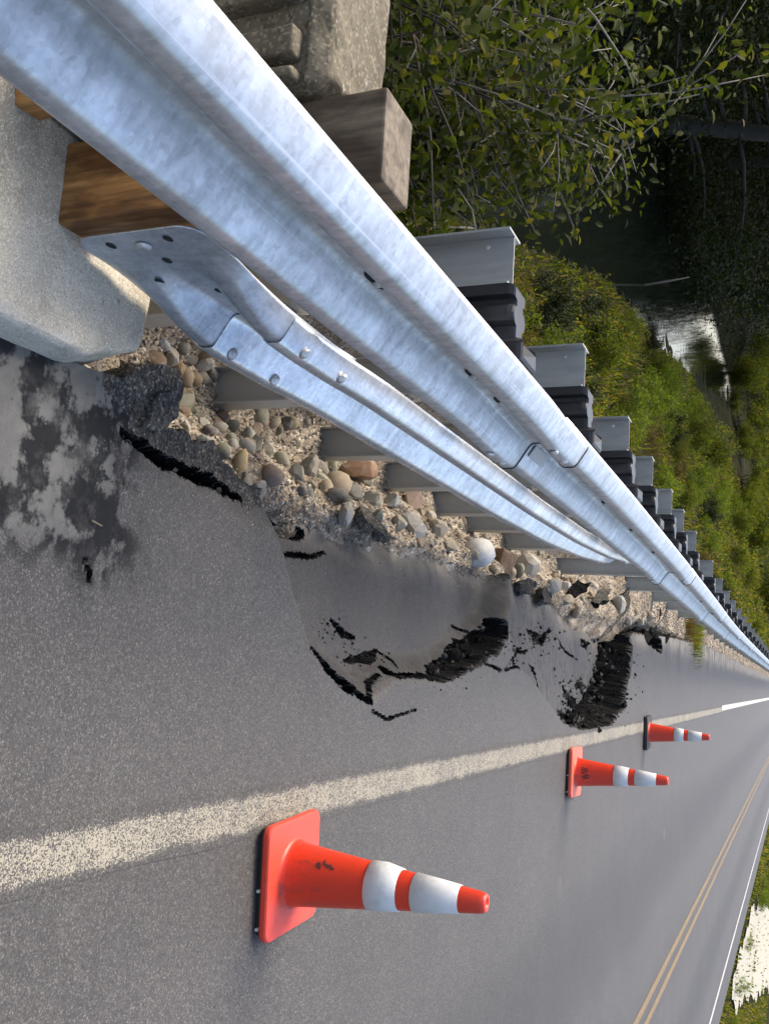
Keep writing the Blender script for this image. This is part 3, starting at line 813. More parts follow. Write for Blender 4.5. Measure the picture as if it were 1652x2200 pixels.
# lower rub rail with its flattened end connector
rub = empty('rub_rail', (-.82, 3.0, 0))
tag(rub, 'bright lower W-beam rub rail with flattened end connector, tucking behind the main rail', 'guardrail')
def xf_lo(y): return float(np.interp(y, [1.6, 1.8, 2.3, 4.6, 5.6, 6.6, 7.5, 8.6], [-.806, -.803, -.768, -.756, -.765, -.80, -.86, -.905]))
def zf_lo(y): return float(np.interp(y, [1.6, 1.9, 2.6, 5.0, 6.2, 7.4, 8.6], [.275, .285, .330, .338, .340, .358, .37]))
o = rail_mesh('rub_panel', list(np.linspace(2.10, 7.40, 40)), lambda y: xf_lo(y) + .006, zf_lo, M['galv2'], rub); inv(o, rub); low = o
ysh = list(1.655 + .045 * (1 - np.cos(np.linspace(0, math.pi / 2, 8)))) + list(np.linspace(1.715, 2.42, 26))
con = rail_mesh('end_connector', ysh, lambda y: xf_lo(y) - .002, zf_lo, M['galv_dull'], rub, flat=lambda y: float(1 - sstep(y, 1.74, 2.10)), hh=lambda y: float((1 - .32 * (1 - math.sqrt(max(0, 1 - (1 - min(1, (y - 1.655) / .06)) ** 2)))) * (1.0 + .03 * (1 - sstep(y, 1.75, 2.1))))); inv(con, rub)
ysh = list(np.linspace(7.1, 8.25, 24))
o = rail_mesh('end_connector', ysh, lambda y: xf_lo(y) - .002, zf_lo, M['galv_dull'], rub, flat=lambda y: float(sstep(y, 7.5, 7.95)), hh=lambda y: float(1 - .4 * sstep(y, 8.1, 8.25) ** 2)); inv(o, rub)
for (pz, yy, dd, tl_) in ((.127, 2.20, .011, .62), (-.069, 2.17, .010, .95), (.127, 2.40, .011, .62), (-.069, 2.38, .010, .95)):
    b = bolt(low, xf_lo(yy) + .006 - dd + .0015, yy, zf_lo(yy) + pz + .0015, s=1.0); b.rotation_euler = (0, math.pi / 2 - tl_, 0)
for (pz, yy) in ((.098, 7.2), (-.098, 7.2)):
    bolt(low, xf_lo(yy) + .0085, yy, zf_lo(yy) + pz)
nn = 14
HOLE = mesh('bolt_hole', [(0, .016 * math.cos(2 * math.pi * q / nn), .0095 * math.sin(2 * math.pi * q / nn)) for q in range(nn)], [tuple(range(nn))])
for (yy, zz) in ((1.70, .195), (1.70, .345), (1.80, .275), (1.86, .215), (1.93, .335)):
    fl = float(1 - sstep(yy, 1.74, 2.10))
    pz = zz - zf_lo(yy)
    d = np.interp(abs(pz), [a for a, b in PROF[:15]][::-1], [b for a, b in PROF[:15]][::-1]) * (1 - fl) + .079 * fl
    new_obj('bolt_hole', HOLE, M['hole'], con, (xf_lo(yy) - .002 - d + .0035, yy, zz))
bolt(con, xf_lo(1.705) - .079 + .0025, 1.715, .272, s=1.1)

# ------------------------------------------------------------------ posts and blockouts
def ibeam_mesh(ht, bot):
    bm = bmesh.new()
    D, Wf, tf, tw = .150, .100, .006, .005
    box_bm(bm, -tf, 0, -Wf / 2, Wf / 2, bot, ht)               # flange on the road side
    box_bm(bm, -D, -D + tf, -Wf / 2, Wf / 2, bot, ht)
    box_bm(bm, -D + tf + .0005, -tf - .0005, -tw / 2, tw / 2, bot, ht - .0005)
    return bm_mesh('steel_post', bm)
IB = ibeam_mesh(.930, -1.0)
def blockout_mesh():
    near = [(0.0, -.050), (.028, -.050), (.034, -.030), (.048, -.030)]
    for k in range(9):
        a = math.pi * k / 8
        near.append((.078 - .028 * math.cos(a), -.030 - .028 * math.sin(a)))
    near += [(.115, -.030), (.140, -.030), (.158, -.062), (.168, -.070), (.210, -.070)]
    ring = near + [(x, -y) for x, y in near[::-1]]
    n = len(ring); levels = [(-.20, 1.0), (.100, 1.0), (.112, .96), (.117, .9)]
    v = []; 
    for z, s in levels:
        for (x, y) in ring: v.append(((x - .105) * (s if s < 1 else 1) + .105, y * s, z + (.03 if z > .05 and x > .14 else 0)))
    f = grid_faces(len(levels), n, True); f.append(tuple(range(n))[::-1]); f.append(tuple((len(levels) - 1) * n + k for k in range(n)))
    return mesh('blockout', v, f)
BLK = blockout_mesh()
PB = mesh('post_bolt', *lathe([(.012, 0), (.012, .008), (.004, .01)], 6))
post_y = [2.36, 3.29, 4.27, 5.07, 5.95, 6.66, 7.62, 9.42, 11.02, 12.40, 13.75, 15.2]
while post_y[-1] < 62: post_y.append(post_y[-1] + 1.62)
for i, py in enumerate(post_y):
    dz = rail_dz(py)
    p = empty('guardrail_post', (-.968, py, dz), random.uniform(-.02, .02))
    if i < 7: lab = 'steel guardrail post with black plastic block, %s one beyond the timber post' % ('first', 'second', 'third', 'fourth', 'fifth', 'sixth', 'seventh')[i]
    elif i == 0: lab = 'steel guardrail post with black plastic block, first one beyond the timber post'
    elif i == 1: lab = 'steel guardrail post with black plastic block, second one beyond the timber post'
    elif i < 7: lab = 'steel guardrail post with black plastic block, in the close-set row above the washout'
    else: lab = 'steel guardrail post with black plastic block, in the row beyond the washout'
    tag(p, lab, 'post', 'guardrail posts along the washout' if i < 7 else 'guardrail posts beyond the washout')
    new_obj('steel_post', IB, M['post'], p)
    new_obj('blockout', BLK, M['plastic'], p, (.001, 0, RZ))
    if i < 3: new_obj('post_bolt', PB, M['bolt'], p, (-.12, -.0025, .86), (math.pi / 2, 0, 0), (.6, .6, .6))
    if i < 6:
        xb = xf_lo(py) - .080 - (-.968)
        new_obj('rub_rail_spacer', bm_mesh('rub_rail_spacer', box_bm(bmesh.new(), .001, xb, -.035, .035, .24 - dz, .30 - dz, .004, 1)), M['galv_dull'], p)
    post_bolt(py)
for yy in (1.72, 2.62, 2.86): post_bolt(yy)

# ------------------------------------------------------------------ traffic cones
def rounded_square(s, r, n=6):
    pts = []
    for cx, cy, a0 in ((s - r, s - r, 0), (-s + r, s - r, 90), (-s + r, -s + r, 180), (s - r, -s + r, 270)):
        for k in range(n + 1):
            a = R(a0 + 90 * k / n); pts.append((cx + r * math.cos(a), cy + r * math.sin(a)))
    return pts
def base_mesh(s, z0, z1, r=.035):
    ring = rounded_square(s, r); n = len(ring); v = []
    for (k, z) in ((.985, z0), (1.0, z0 + .006), (1.0, z1 - .007), (.985, z1 - .001), (.96, z1)):
        v += [(x * k, y * k, z) for x, y in ring]
    f = grid_faces(5, n, True); f.append(tuple(range(n))[::-1]); f.append(tuple(4 * n + q for q in range(n)))
    return mesh('base', v, f)
def cone_r(z): return .104 - (.104 - .031) * (z - .05) / .66
def traffic_cone(loc, rz, label, base_mat, style, lean=0.0):
    c = empty('traffic_cone', loc, rz); tag(c, label, 'cone', 'traffic cones along the edge line')
    c.rotation_euler = (0, lean, rz)
    s = .183
    zb = .016 if style != 'black' else 0
    new_obj('base', base_mesh(s, zb, .042), base_mat, c)
    if style != 'black':
        ft = new_obj('base_underside', base_mesh(s * .93, -.004, .0165, .03), M['rubber'], c)
        for (x, y) in ((-s * .9, -s * .55), (s * .1, -s * .95), (s * .75, -s * .95)):
            new_obj('peg', bm_mesh('peg', box_bm(bmesh.new(), -.004, .004, -.012, .006, .004, .013)), M['peg'], ft, (x, y, 0))
    prof = [(.122, .0405), (.113, .043), (.107, .049), (.1035, .06)] + [(cone_r(z), z) for z in (.09, .2, .3, .4, .5, .6, .69)] + [(.030, .704), (.026, .711), (.015, .711), (.013, .69)]
    v, f = lathe(prof, 48, False); f.append(tuple((len(prof) - 1) * 48 + k for k in range(48)))
    body = new_obj('cone_body', mesh('cone_body', v, f, True), M['orange'], c)
    for (za, zb2, bulge) in ((.322, .428, .0035), (.474, .626, .002)):
        pr = [(cone_r(za) + .0005, za), (cone_r(za) + .002 + (bulge * .6), za + .002), (cone_r((za + zb2) / 2) + .002 + bulge, (za + zb2) / 2), (cone_r(zb2) + .0022 + bulge * .5, zb2 - .002), (cone_r(zb2) + .0005, zb2)]
        v, f = lathe(pr, 48, False)
        if style == 'near' and za < .4:
            v = [(x - .006 * max(0, -x / .08) * math.sin(math.pi * (z - za) / (zb2 - za)), y, z) for x, y, z in v]
        new_obj('reflective_collar', mesh('reflective_collar', v, f, True), M['collar'], c)
    return c, body
def cone_patch(body, ang, z, w, h, skew=0.0, ragged=0.0):
    """a flat mark lying 1 mm proud on the cone surface"""
    v = []; nx = 6; nz = 5
    for j in range(nz):
        for i in range(nx):
            u = (i / (nx - 1) - .5) * w; t = (j / (nz - 1) - .5) * h
            if ragged: t *= 1 - abs(u / w) * 1.2; u += ragged * math.sin(j * 2.1)
            zz = z + t; a = ang + (u + skew * t) / cone_r(zz); rr = cone_r(zz) + .0012
            v.append((rr * math.cos(a), rr * math.sin(a), zz))
    return new_obj('mark', mesh('mark', v, grid_faces(nz, nx)), M['scuff'], body)
def facing(p): return math.atan2(-p.y, -p.x)
p1 = Vector((.705, 3.135, .004)); c1, b1 = traffic_cone(p1, R(4), 'nearest large orange cone on a bright orange base with a dark scuff on its side'.replace('nearest ', ''), M['orange_base'], 'near')
a1 = facing(p1) - R(4) - .45
cone_patch(b1, a1 + .05, .165, .020, .022, .3, .004); cone_patch(b1, a1 + .02, .20, .012, .045, .2, .003); cone_patch(b1, a1 - .1, .18, .02, .01, .0, .004)
p2 = G(1226, 1657); p2.z = .004; c2, b2 = traffic_cone(p2, R(-1), 'orange cone on a faded orange base with black lettering low on its side', M['orange_pale'], 'mid')
a2 = facing(p2) + R(1)
for k, (da, sk) in enumerate(((-.30, .45), (-.22, -.45), (-.14, .45), (-.06, -.45), (.14, .35), (.24, -.35), (.34, .35), (.44, -.35))):
    cone_patch(b2, a2 + da, .115 + (.01 if k > 3 else 0), .007, .05, sk)
p3 = G(1386, 1573); p3.z = .004; c3, b3 = traffic_cone(p3, R(2), 'orange cone on a black rubber base, beyond the collapsed hole', M['rubber'], 'black')
c3.scale = (1, 1, .96)

# ------------------------------------------------------------------ stones
def stone_mesh(seed, angular):
    rs = random.Random(seed); bm = bmesh.new(); bmesh.ops.create_icosphere(bm, subdivisions=2, radius=1.0)
    off = Vector((rs.uniform(0, 50), rs.uniform(0, 50), rs.uniform(0, 50)))
    planes = [(Vector((rs.gauss(0, 1), rs.gauss(0, 1), rs.gauss(0, 1))).normalized(), rs.uniform(.55, .8)) for _ in range(9 if angular else 3)]
    for vv in bm.verts:
        d = vv.co.normalized(); vv.co = d * (1 + (.18 if not angular else .12) * mnoise.noise(d * 1.3 + off) + .05 * mnoise.noise(d * 3.5 + off))
        for n, h in planes:
            e = vv.co.dot(n) - h
            if e > 0: vv.co -= n * e * (.95 if angular else .6)
    return bm_mesh('stone', bm, not angular)
ROUND = [stone_mesh(s, False) for s in range(5)]; ANG = [stone_mesh(20 + s, True) for s in range(5)]
GREY, TAN, PALE, DARK, BROWN, GREEN, PINK, RUST, WHITE = (.25, .235, .19), (.31, .23, .14), (.36, .335, .275), (.12, .11, .095), (.19, .135, .085), (.24, .235, .17), (.27, .20, .155), (.22, .13, .075), (.74, .73, .70)
def cob_label(rounded, c):
    m = sum(c) / 3; warm = c[0] / max(c[2], .01)
    tone = ('dark' if m < .125 else 'pale' if m > .31 else 'mid-toned'); hue = ('reddish brown' if warm > 2.0 else 'tan' if warm > 1.55 else 'olive grey' if c[1] >= c[0] * .97 and warm > 1.2 else 'grey')
    return '%s %s %s cobble among the loose stones washed out under the guardrail' % (tone, 'rounded' if rounded else 'angular', hue)
def stone(px, py, rpx, col, kind, z=None, asp=(1, 1, 1), rot=None, label=None, name='cobble'):
    q = G(px, py, -.12)
    for _ in range(4):
        zz = z if z is not None else float(gully_z(np.array(q.x), np.array(q.y)))
        r = rpx * depth_at(q) / FPX
        q = G(px, py, zz + r * .42 if z is None else z)
    r = rpx * 1.1 * depth_at(q) / FPX
    o = new_obj(name, random.choice(ROUND if kind == 'r' else ANG), M['stone'], None, q, rot or (random.uniform(-.6, .6), random.uniform(-.6, .6), random.uniform(0, 6.28)), tuple(r * a * random.uniform(.92, 1.08) for a in asp))
    o.color = (*col, 1)
    if label: tag(o, label, 'rock')
    else: tag(o, cob_label(kind == 'r', col), 'rock', 'cobbles in the washout')
    return o
stones = [
 (745, 1105, 34, (.36,.35,.32), 'a', (1, .8, .5), 'flat pale grey angular slab of stone beside a rounded tan boulder'), (722, 1042, 34, (.34, .27, .19), 'r', (1, .95, .9), 'rounded tan boulder above a flat pale grey slab of stone'),
 (585, 1022, 25, PINK, 'r', (1, 1, 1), 'round pinkish brown cobble beside an upright grey stone'), (517, 992, 22, (.38, .29, .15), 'r', (1.3, .7, .7), 'small elongated yellow-brown cobble resting on the crumbled asphalt edge'),
 (1028, 1187, 30, WHITE, 'r', (1, 1, 1), 'smooth bright white boulder at the edge of the sunken asphalt slab'), (1082, 1205, 36, (.24, .16, .10), 'a', (1, .8, .9), 'rough reddish brown rock beside the smooth white boulder'),
 (770, 1010, 42, RUST, 'a', (1.3, .7, .7), 'rust-stained angular rock wedged behind a guardrail post'), (885, 1075, 28, (.33, .24, .19), 'a', (1.1, .8, .9), 'pinkish angular rock standing above a speckled grey boulder'),
 (890, 1128, 32, (.34, .33, .31), 'a', (1, 1, .9), 'speckled grey boulder with a dark broken corner at the asphalt edge'), (1132, 1222, 34, (.40, .37, .32), 'a', (1, .8, .9), 'large pale square rock against the broken black asphalt lip'),
 (845, 1075, 26, (.27, .28, .27), 'a', (1.4, .6, .7), None), (800, 1075, 26, GREY, 'a', (1, 1, .8), None), (640, 1020, 24, GREY, 'a', (1.3, .7, .8), None), (665, 1010, 28, (.2, .18, .15), 'a', (1.2, .9, .8), None),
 (480, 968, 20, GREEN, 'r', (1, .8, .9), None), (500, 955, 15, PALE, 'r', (1, 1, .8), None), (527, 960, 20, (.33, .32, .26), 'r', (1.1, .8, 1), None), (535, 935, 15, PALE, 'r', (1.2, .8, .8), None), (470, 920, 17, PALE, 'r', (.9, .8, 1.1), None), (500, 915, 17, GREEN, 'r', (.9, .8, 1.2), None),
 (450, 925, 15, DARK, 'r', (1, .8, 1), None), (530, 1035, 18, GREY, 'a', (1.2, .8, .8), None), (555, 1050, 18, (.3, .29, .27), 'a', (1.2, .8, .7), None), (440, 945, 15, (.38, .38, .36), 'a', (1, .7, 1.2), None), (400, 918, 16, PALE, 'a', (1.3, .8, .8), None), (590, 905, 14, (.36, .31, .22), 'r', (1, 1, 1), None), (565, 905, 13, PINK, 'r', (1, 1, 1), None), (625, 908, 15, (.33, .27, .16), 'r', (1, .8, 1.2), None), (660, 905, 13, GREY, 'a', (1, 1, 1), None),
 (385, 800, 20, (.34, .24, .12), 'a', (1.2, .7, .7), None), (370, 765, 22, PALE, 'a', (1, .9, .8), None), (440, 785, 22, (.36, .34, .30), 'a', (1.2, .8, .7), None), (350, 740, 18, (.33, .36, .37), 'a', (1, .9, 1), None), (395, 745, 18, GREY, 'r', (1, 1, .8), None), (460, 800, 18, PALE, 'a', (1.2, .9, .6), None), (420, 815, 14, TAN, 'r', (1, 1, 1), None),
 (700, 1050, 18, (.36, .29, .2), 'r', (1, 1, .9), None), (760, 1060, 22, GREY, 'a', (1, 1, .9), None), (810, 1115, 20, (.22, .22, .17), 'a', (1.3, .8, .7), None), (855, 1120, 22, GREY, 'a', (1, .9, .8), None), (940, 1140, 26, (.30, .27, .22), 'a', (1, .9, .9), None), (925, 1110, 16, PALE, 'a', (1, .9, .8), None), (968, 1170, 16, (.33, .29, .22), 'a', (1, 1, .8), None), (900, 1165, 12, TAN, 'a', (1, 1, .8), None),
 (1100, 1232, 14, (.40, .33, .25), 'a', (1, 1, .8), None), (1060, 1220, 14, (.36, .31, .24), 'a', (1, 1, .8), None), (1190, 1262, 20, (.35, .34, .32), 'a', (1, 1, .9), None), (1215, 1262, 15, (.42, .41, .38), 'a', (1, .8, 1.2), None), (1218, 1290, 16, (.30, .26, .20), 'a', (1.2, .8, .8), None), (1240, 1310, 18, (.27, .22, .16), 'a', (1.3, .9, .6), None), (1268, 1265, 18, (.40, .38, .33), 'a', (1, .9, 1), None), (1330, 1300, 20, (.36, .35, .32), 'a', (1.2, .9, .8), None), (1360, 1310, 14, TAN, 'a', (1, .9, .8), None), (1375, 1335, 12, (.36, .33, .25), 'a', (1, .9, .8), None), (1350, 1335, 12, PALE, 'a', (1, .9, .8), None), (1395, 1325, 12, (.3, .25, .18), 'a', (1, .9, .8), None),
]
for (px, py, rp, col, kd, asp, lab) in stones:
    stone(px, py, rp, col, kd, None, asp, None, lab, 'boulder' if lab else 'cobble')
# filler cobbles under and between
k = 0
while k < 190:
    yy = random.uniform(2.2, 11.0) if k > 60 else random.uniform(2.2, 3.6); xx = random.uniform(-1.3, -.66)
    if yy > 9.8 and random.random() < .5: continue
    r = random.choice((.022, .03, .036, .045, .055)) * random.uniform(.8, 1.15)
    if any(abs(yy - p) < .04 + r and xx < -.93 for p in post_y): continue
    zz = float(gully_z(np.array(xx), np.array(yy))) + r * .12
    rnd = random.random() < .3
    o = new_obj('cobble', random.choice(ROUND if rnd else ANG), M['stone'], None, (xx, yy, zz), (random.uniform(0, 6), random.uniform(0, 6), random.uniform(0, 6)), (r * random.uniform(.9, 1.4), r, r * random.uniform(.6, .9)))
    cc = random.choice((GREY, TAN, PALE, DARK, BROWN, GREEN, PINK, GREY, GREEN)); o.color = (*cc, 1)
    tag(o, cob_label(rnd, cc), 'rock', 'cobbles in the washout'); k += 1
# loose gravel, too small to pick apart
def pebbles(name, n, xr_, yr_, zfun, rr, mat, keep=None):
    x = rng.uniform(*xr_, n); yv = rng.uniform(0, 1, n); yv = yr_[0] * (yr_[1] / yr_[0]) ** yv
    if keep is not None:
        q = keep(x, yv); x, yv = x[q], yv[q]; n = len(x)
    r = rr[0] * (rr[1] / rr[0]) ** rng.uniform(0, 1, n) 
    z = zfun(x, yv) + r * .35
    octv = np.array([(1, 0, 0), (-1, 0, 0), (0, 1, 0), (0, -1, 0), (0, 0, 1), (0, 0, -1)], float)
    octf = np.array([(0, 2, 4), (2, 1, 4), (1, 3, 4), (3, 0, 4), (2, 0, 5), (1, 2, 5), (3, 1, 5), (0, 3, 5)])
    sc = r[:, None, None] * rng.uniform(.55, 1.15, (n, 6, 1)); a = rng.uniform(0, 6.28, n); t = rng.uniform(-.8, .8, n)
    vv = octv[None] * sc
    ca, sa = np.cos(a)[:, None], np.sin(a)[:, None]; ct, st_ = np.cos(t)[:, None], np.sin(t)[:, None]
    vx = vv[..., 0] * ct + vv[..., 2] * st_; vz = -vv[..., 0] * st_ + vv[..., 2] * ct
    vx, vy = vx * ca - vv[..., 1] * sa, vx * sa + vv[..., 1] * ca
    P = np.stack([vx + x[:, None], vy + yv[:, None], vz + z[:, None]], -1).reshape(-1, 3)
    Fc = (octf[None] + (np.arange(n) * 6)[:, None, None]).reshape(-1, 3)
    return new_obj(name, mesh(name, P, Fc), mat)
def mat_pebble():
    t = NT('pebbles'); g = t.n.new('ShaderNodeNewGeometry')
    c = t.ramp(g.outputs['Random Per Island'], [(0, (.12, .10, .08)), (.25, (.24, .21, .17)), (.5, (.32, .26, .18)), (.7, (.36, .34, .30)), (.88, (.42, .30, .18)), (1, (.58, .55, .50))])
    t.set(Base_Color=c, Roughness=.85); return t.m
M['pebble'] = mat_pebble()
pb = pebbles('gravel', 16000, (-1.35, -.52), (2.05, 12.5), gully_z, (.004, .013), M['pebble'], lambda x, y: (x < edge_x(y) + .03))
tag(pb, 'loose tan and grey gravel spilling out under the guardrail', 'gravel', kind='stuff')
pb = pebbles('shoulder_gravel', 7000, (-1.3, -.66), (11.5, 60), gully_z, (.006, .022), M['pebble'], lambda x, y: (x < edge_x(y) + .01))
tag(pb, 'strip of fine gravel between the road edge and the far guardrail', 'gravel', kind='stuff')
pb = pebbles('road_grit', 900, (-.62, -.30), (2.3, 9.0), lambda x, y: road_z(x, y)[0], (.002, .006), M['pebble'], lambda x, y: (x > edge_x(y) + .02) & (rng.uniform(0, 1, len(x)) < sstep(x - edge_x(y), .30, .0)))
tag(pb, 'scattered grit along the crumbling road edge', 'grit', kind='stuff')

rp = []; rsz = []
rr_ = random.Random(5)
for px, w, d in CRACKS:
    pts = [G(*p, CRACK_Z.get(px[0], 0.0)) for p in px]
    if max(w) < .02: continue
    for i in range(len(pts) - 1):
        L = (pts[i + 1] - pts[i]).length
        for _ in range(int(L * (60 + 900 * (w[i] + w[i + 1]) / 2))):
            t_ = rr_.random(); q = pts[i].lerp(pts[i + 1], t_); ww = (w[i] * (1 - t_) + w[i + 1] * t_)
            rsz.append(1.0); rp.append((q.x + rr_.uniform(-.95, .95) * ww, q.y + rr_.uniform(-1.1, .95) * ww))
for (cx, cy, sx, sy, n_c) in ((1165, 1372, 32, 22, 90), (1250, 1492, 28, 26, 90), (785, 1412, 45, 20, 70), (900, 1450, 60, 14, 60), (1085, 1405, 30, 24, 60), (1250, 1535, 40, 14, 60), (740, 1352, 25, 20, 40), (1330, 1440, 20, 60, 50)):
    for _ in range(n_c):
        q = G(cx + rr_.gauss(0, sx * .75), cy + rr_.gauss(0, sy * .75), -.08); rp.append((q.x, q.y)); rsz.append(.42)
rp = np.array(rp); rz_, _fr = road_z(rp[:, 0], rp[:, 1])
octv = np.array([(1, 0, 0), (-1, 0, 0), (0, 1, 0), (0, -1, 0), (0, 0, 1), (0, 0, -1)], float)
octf = np.array([(0, 2, 4), (2, 1, 4), (1, 3, 4), (3, 0, 4), (2, 0, 5), (1, 2, 5), (3, 1, 5), (0, 3, 5)])
rad = (.006 + .028 * rng.uniform(0, 1, len(rp)) ** 2) * np.clip(rp[:, 1] / 6, .5, 1.4) * np.array(rsz)
ang = rng.uniform(0, 6.28, len(rp)); sc_ = rad[:, None, None] * rng.uniform(.5, 1.25, (len(rp), 6, 1)); vv = octv[None] * sc_
vx = vv[..., 0] * np.cos(ang)[:, None] - vv[..., 1] * np.sin(ang)[:, None]; vy = vv[..., 0] * np.sin(ang)[:, None] + vv[..., 1] * np.cos(ang)[:, None]
Pq = np.stack([vx + rp[:, :1], vy + rp[:, 1:], vv[..., 2] + rz_[:, None] + rad[:, None] * .3], -1).reshape(-1, 3)
rub_ = new_obj('asphalt_rubble', mesh('asphalt_rubble', Pq, (octf[None] + (np.arange(len(rp)) * 6)[:, None, None]).reshape(-1, 3), False, np.repeat((rng.uniform(0, 1, len(rp)) < .4).astype(int), 8)), (M['fresh'], M['crumb']))
tag(rub_, 'crumbled black asphalt rubble lying in the cracks of the road', 'rubble', kind='stuff')

# ------------------------------------------------------------------ broken asphalt chunks
def chunk(px, py, z, size, rot, label, seed, thick=.06, top=True):
    rs = random.Random(seed); n = 11
    ring = [(size[0] * math.cos(2 * math.pi * k / n) * rs.uniform(.5, 1.2), size[1] * math.sin(2 * math.pi * k / n) * rs.uniform(.6, 1.15)) for k in range(n)]
    bm = bmesh.new()
    t = [bm.verts.new((x, y, thick / 2)) for x, y in ring]; b = [bm.verts.new((x * .9, y * .9, -thick / 2)) for x, y in ring]
    ft = bm.faces.new(t); bm.faces.new(b[::-1]); 
    for k in range(n): bm.faces.new((b[k], b[(k + 1) % n], t[(k + 1) % n], t[k]))
    bmesh.ops.triangulate(bm, faces=list(bm.faces))
    bmesh.ops.subdivide_edges(bm, edges=list(bm.edges), cuts=3, use_grid_fill=True)
    for vv in bm.verts:
        onTop = vv.co.z > thick / 2 - 1e-4 and (vv.co.xy.length < .75 * max(size))
        a = .006 if onTop else .026
        q = vv.co * 24 + Vector((seed, seed * 2, 0)); vv.co += Vector((mnoise.noise(q), mnoise.noise(q + Vector((9, 0, 3))), mnoise.noise(q + Vector((0, 7, 1))))) * a
    bmesh.ops.triangulate(bm, faces=list(bm.faces)); bm.normal_update()
    for f in bm.faces: f.material_index = 1 if (f.normal.z > .8 and f.calc_center_median().z > 0 and top) else 0
    o = new_obj('asphalt_chunk', bm_mesh('asphalt_chunk', bm), (M['crumb'] if seed in (4, 5, 8, 9, 10) else M['fresh'], M['crumb']), None, G(px, py, z), rot)
    return tag(o, label, 'asphalt')
chunk(1320, 1320, -.16, (.11, .42), (.35, -.9, .45), 'long black tilted slab of broken asphalt leaning into the washout', 1)
chunk(1290, 1285, -.14, (.07, .30), (.1, -1.1, .3), 'narrow black asphalt slab standing on edge between pale stones', 2, .05)
chunk(1240, 1268, -.12, (.06, .13), (.9, -.5, .1), 'small black asphalt fragment propped between two pale rocks', 3, .05, False)
chunk(1125, 1262, -.08, (.07, .17), (.1, -.3, .1), 'crumbled black asphalt lip below the large pale square rock', 4, .06)
chunk(1165, 1282, -.10, (.06, .2), (-.1, -.35, .2), 'jagged dark asphalt piece along the edge of the second sunken slab', 5, .06)
chunk(1395, 1352, -.12, (.07, .45), (.25, -.7, .5), 'splintered dark asphalt strip at the far lip of the hole', 6, .05, False)
chunk(1420, 1378, -.05, (.07, .25), (.3, -.3, .4), 'small black asphalt shard on the far rim of the hole', 7, .06, False)
chunk(305, 828, -.035, (.085, .16), (.1, .12, .15), 'rough dark lump of asphalt between the curb end and the first steel post', 8, .10)
chunk(325, 880, -.03, (.06, .10), (.0, .15, .5), 'crumbled dark asphalt at the foot of the first steel post', 9, .09)
chunk(800, 1128, -.12, (.05, .2), (.05, -.5, -.2), 'thin dark asphalt flake lying on the gravel at the slab edge', 10, .04)
# bark litter and sticks
for k, (px, py, ln, ang, col) in enumerate(((1410, 1330, .55, 1.0, 'deadwood'), (1425, 1312, .7, .9, 'deadwood'), (1400, 1345, .5, 1.3, 'bark'))):
    q = G(px, py, -.10); d = Vector((math.cos(ang) * -1, math.sin(ang), .25)).normalized() * ln / 2
    v, f = tube([q - d, q + Vector((.01, 0, .01)), q + d], [.02, .024, .016], 7)
    o = new_obj('stick', mesh('stick', v, f), M[col]); tag(o, ('reddish broken stick beside the far asphalt lip', 'long brown stick lying by the posts past the hole', 'dark stick lying on debris at the far lip of the hole')[k], 'stick')
q = G(208, 1124, .006); v, f = tube([q + Vector((-.004, -.018, 0)), q + Vector((.004, .02, .002))], [.003, .002], 5)
o = new_obj('straw', mesh('straw', v, f), M['deadwood']); tag(o, 'tiny yellow straw lying on the road by the tar smears', 'straw')

# ------------------------------------------------------------------ foliage helpers
def leaf_mesh(name, P, size, up=None, aspect=.5, fold=True, droop=.3, dirs=None):
    """many folded leaves: P (n,3) positions, size (n,)"""
    n = len(P)
    if dirs is None:
        a = rng.uniform(0, 2 * np.pi, n); e = rng.normal(-droop * .4, .55, n)
        d = np.stack([np.cos(a) * np.cos(e), np.sin(a) * np.cos(e), np.sin(e)], -1)
    else: d = dirs
    upv = np.tile(np.array([0, 0, 1.0]), (n, 1)) + rng.normal(0, .45, (n, 3))
    s = np.cross(d, upv); s /= np.linalg.norm(s, axis=1)[:, None] + 1e-9
    nrm = np.cross(s, d)
    L = size[:, None]; Wd = L * aspect
    if fold:
        pts = [P, P + d * L * .35 + s * Wd * .5 + nrm * L * .08, P + d * L * .7 + s * Wd * .38 + nrm * L * .05, P + d * L - nrm * L * .10, P + d * L * .7 - s * Wd * .38 + nrm * L * .05, P + d * L * .35 - s * Wd * .5 + nrm * L * .08, P + d * L * .5]
        V = np.stack(pts, 1).reshape(-1, 3); b = (np.arange(n) * 7)[:, None, None]
        Fq = (np.array([(0, 1, 2, 6), (6, 2, 3, 3), (0, 6, 4, 5), (6, 3, 4, 4)])[None] + b).reshape(-1, 4)
        F = [tuple(q) if q[2] != q[3] else tuple(q[:3]) for q in Fq.tolist()]
        return mesh(name, V, F, True)
    V = np.stack([P, P + d * L * .5 + s * Wd * .5, P + d * L, P + d * L * .5 - s * Wd * .5], 1).reshape(-1, 3)
    F = np.arange(n * 4).reshape(n, 4)
    return mesh(name, V, F)
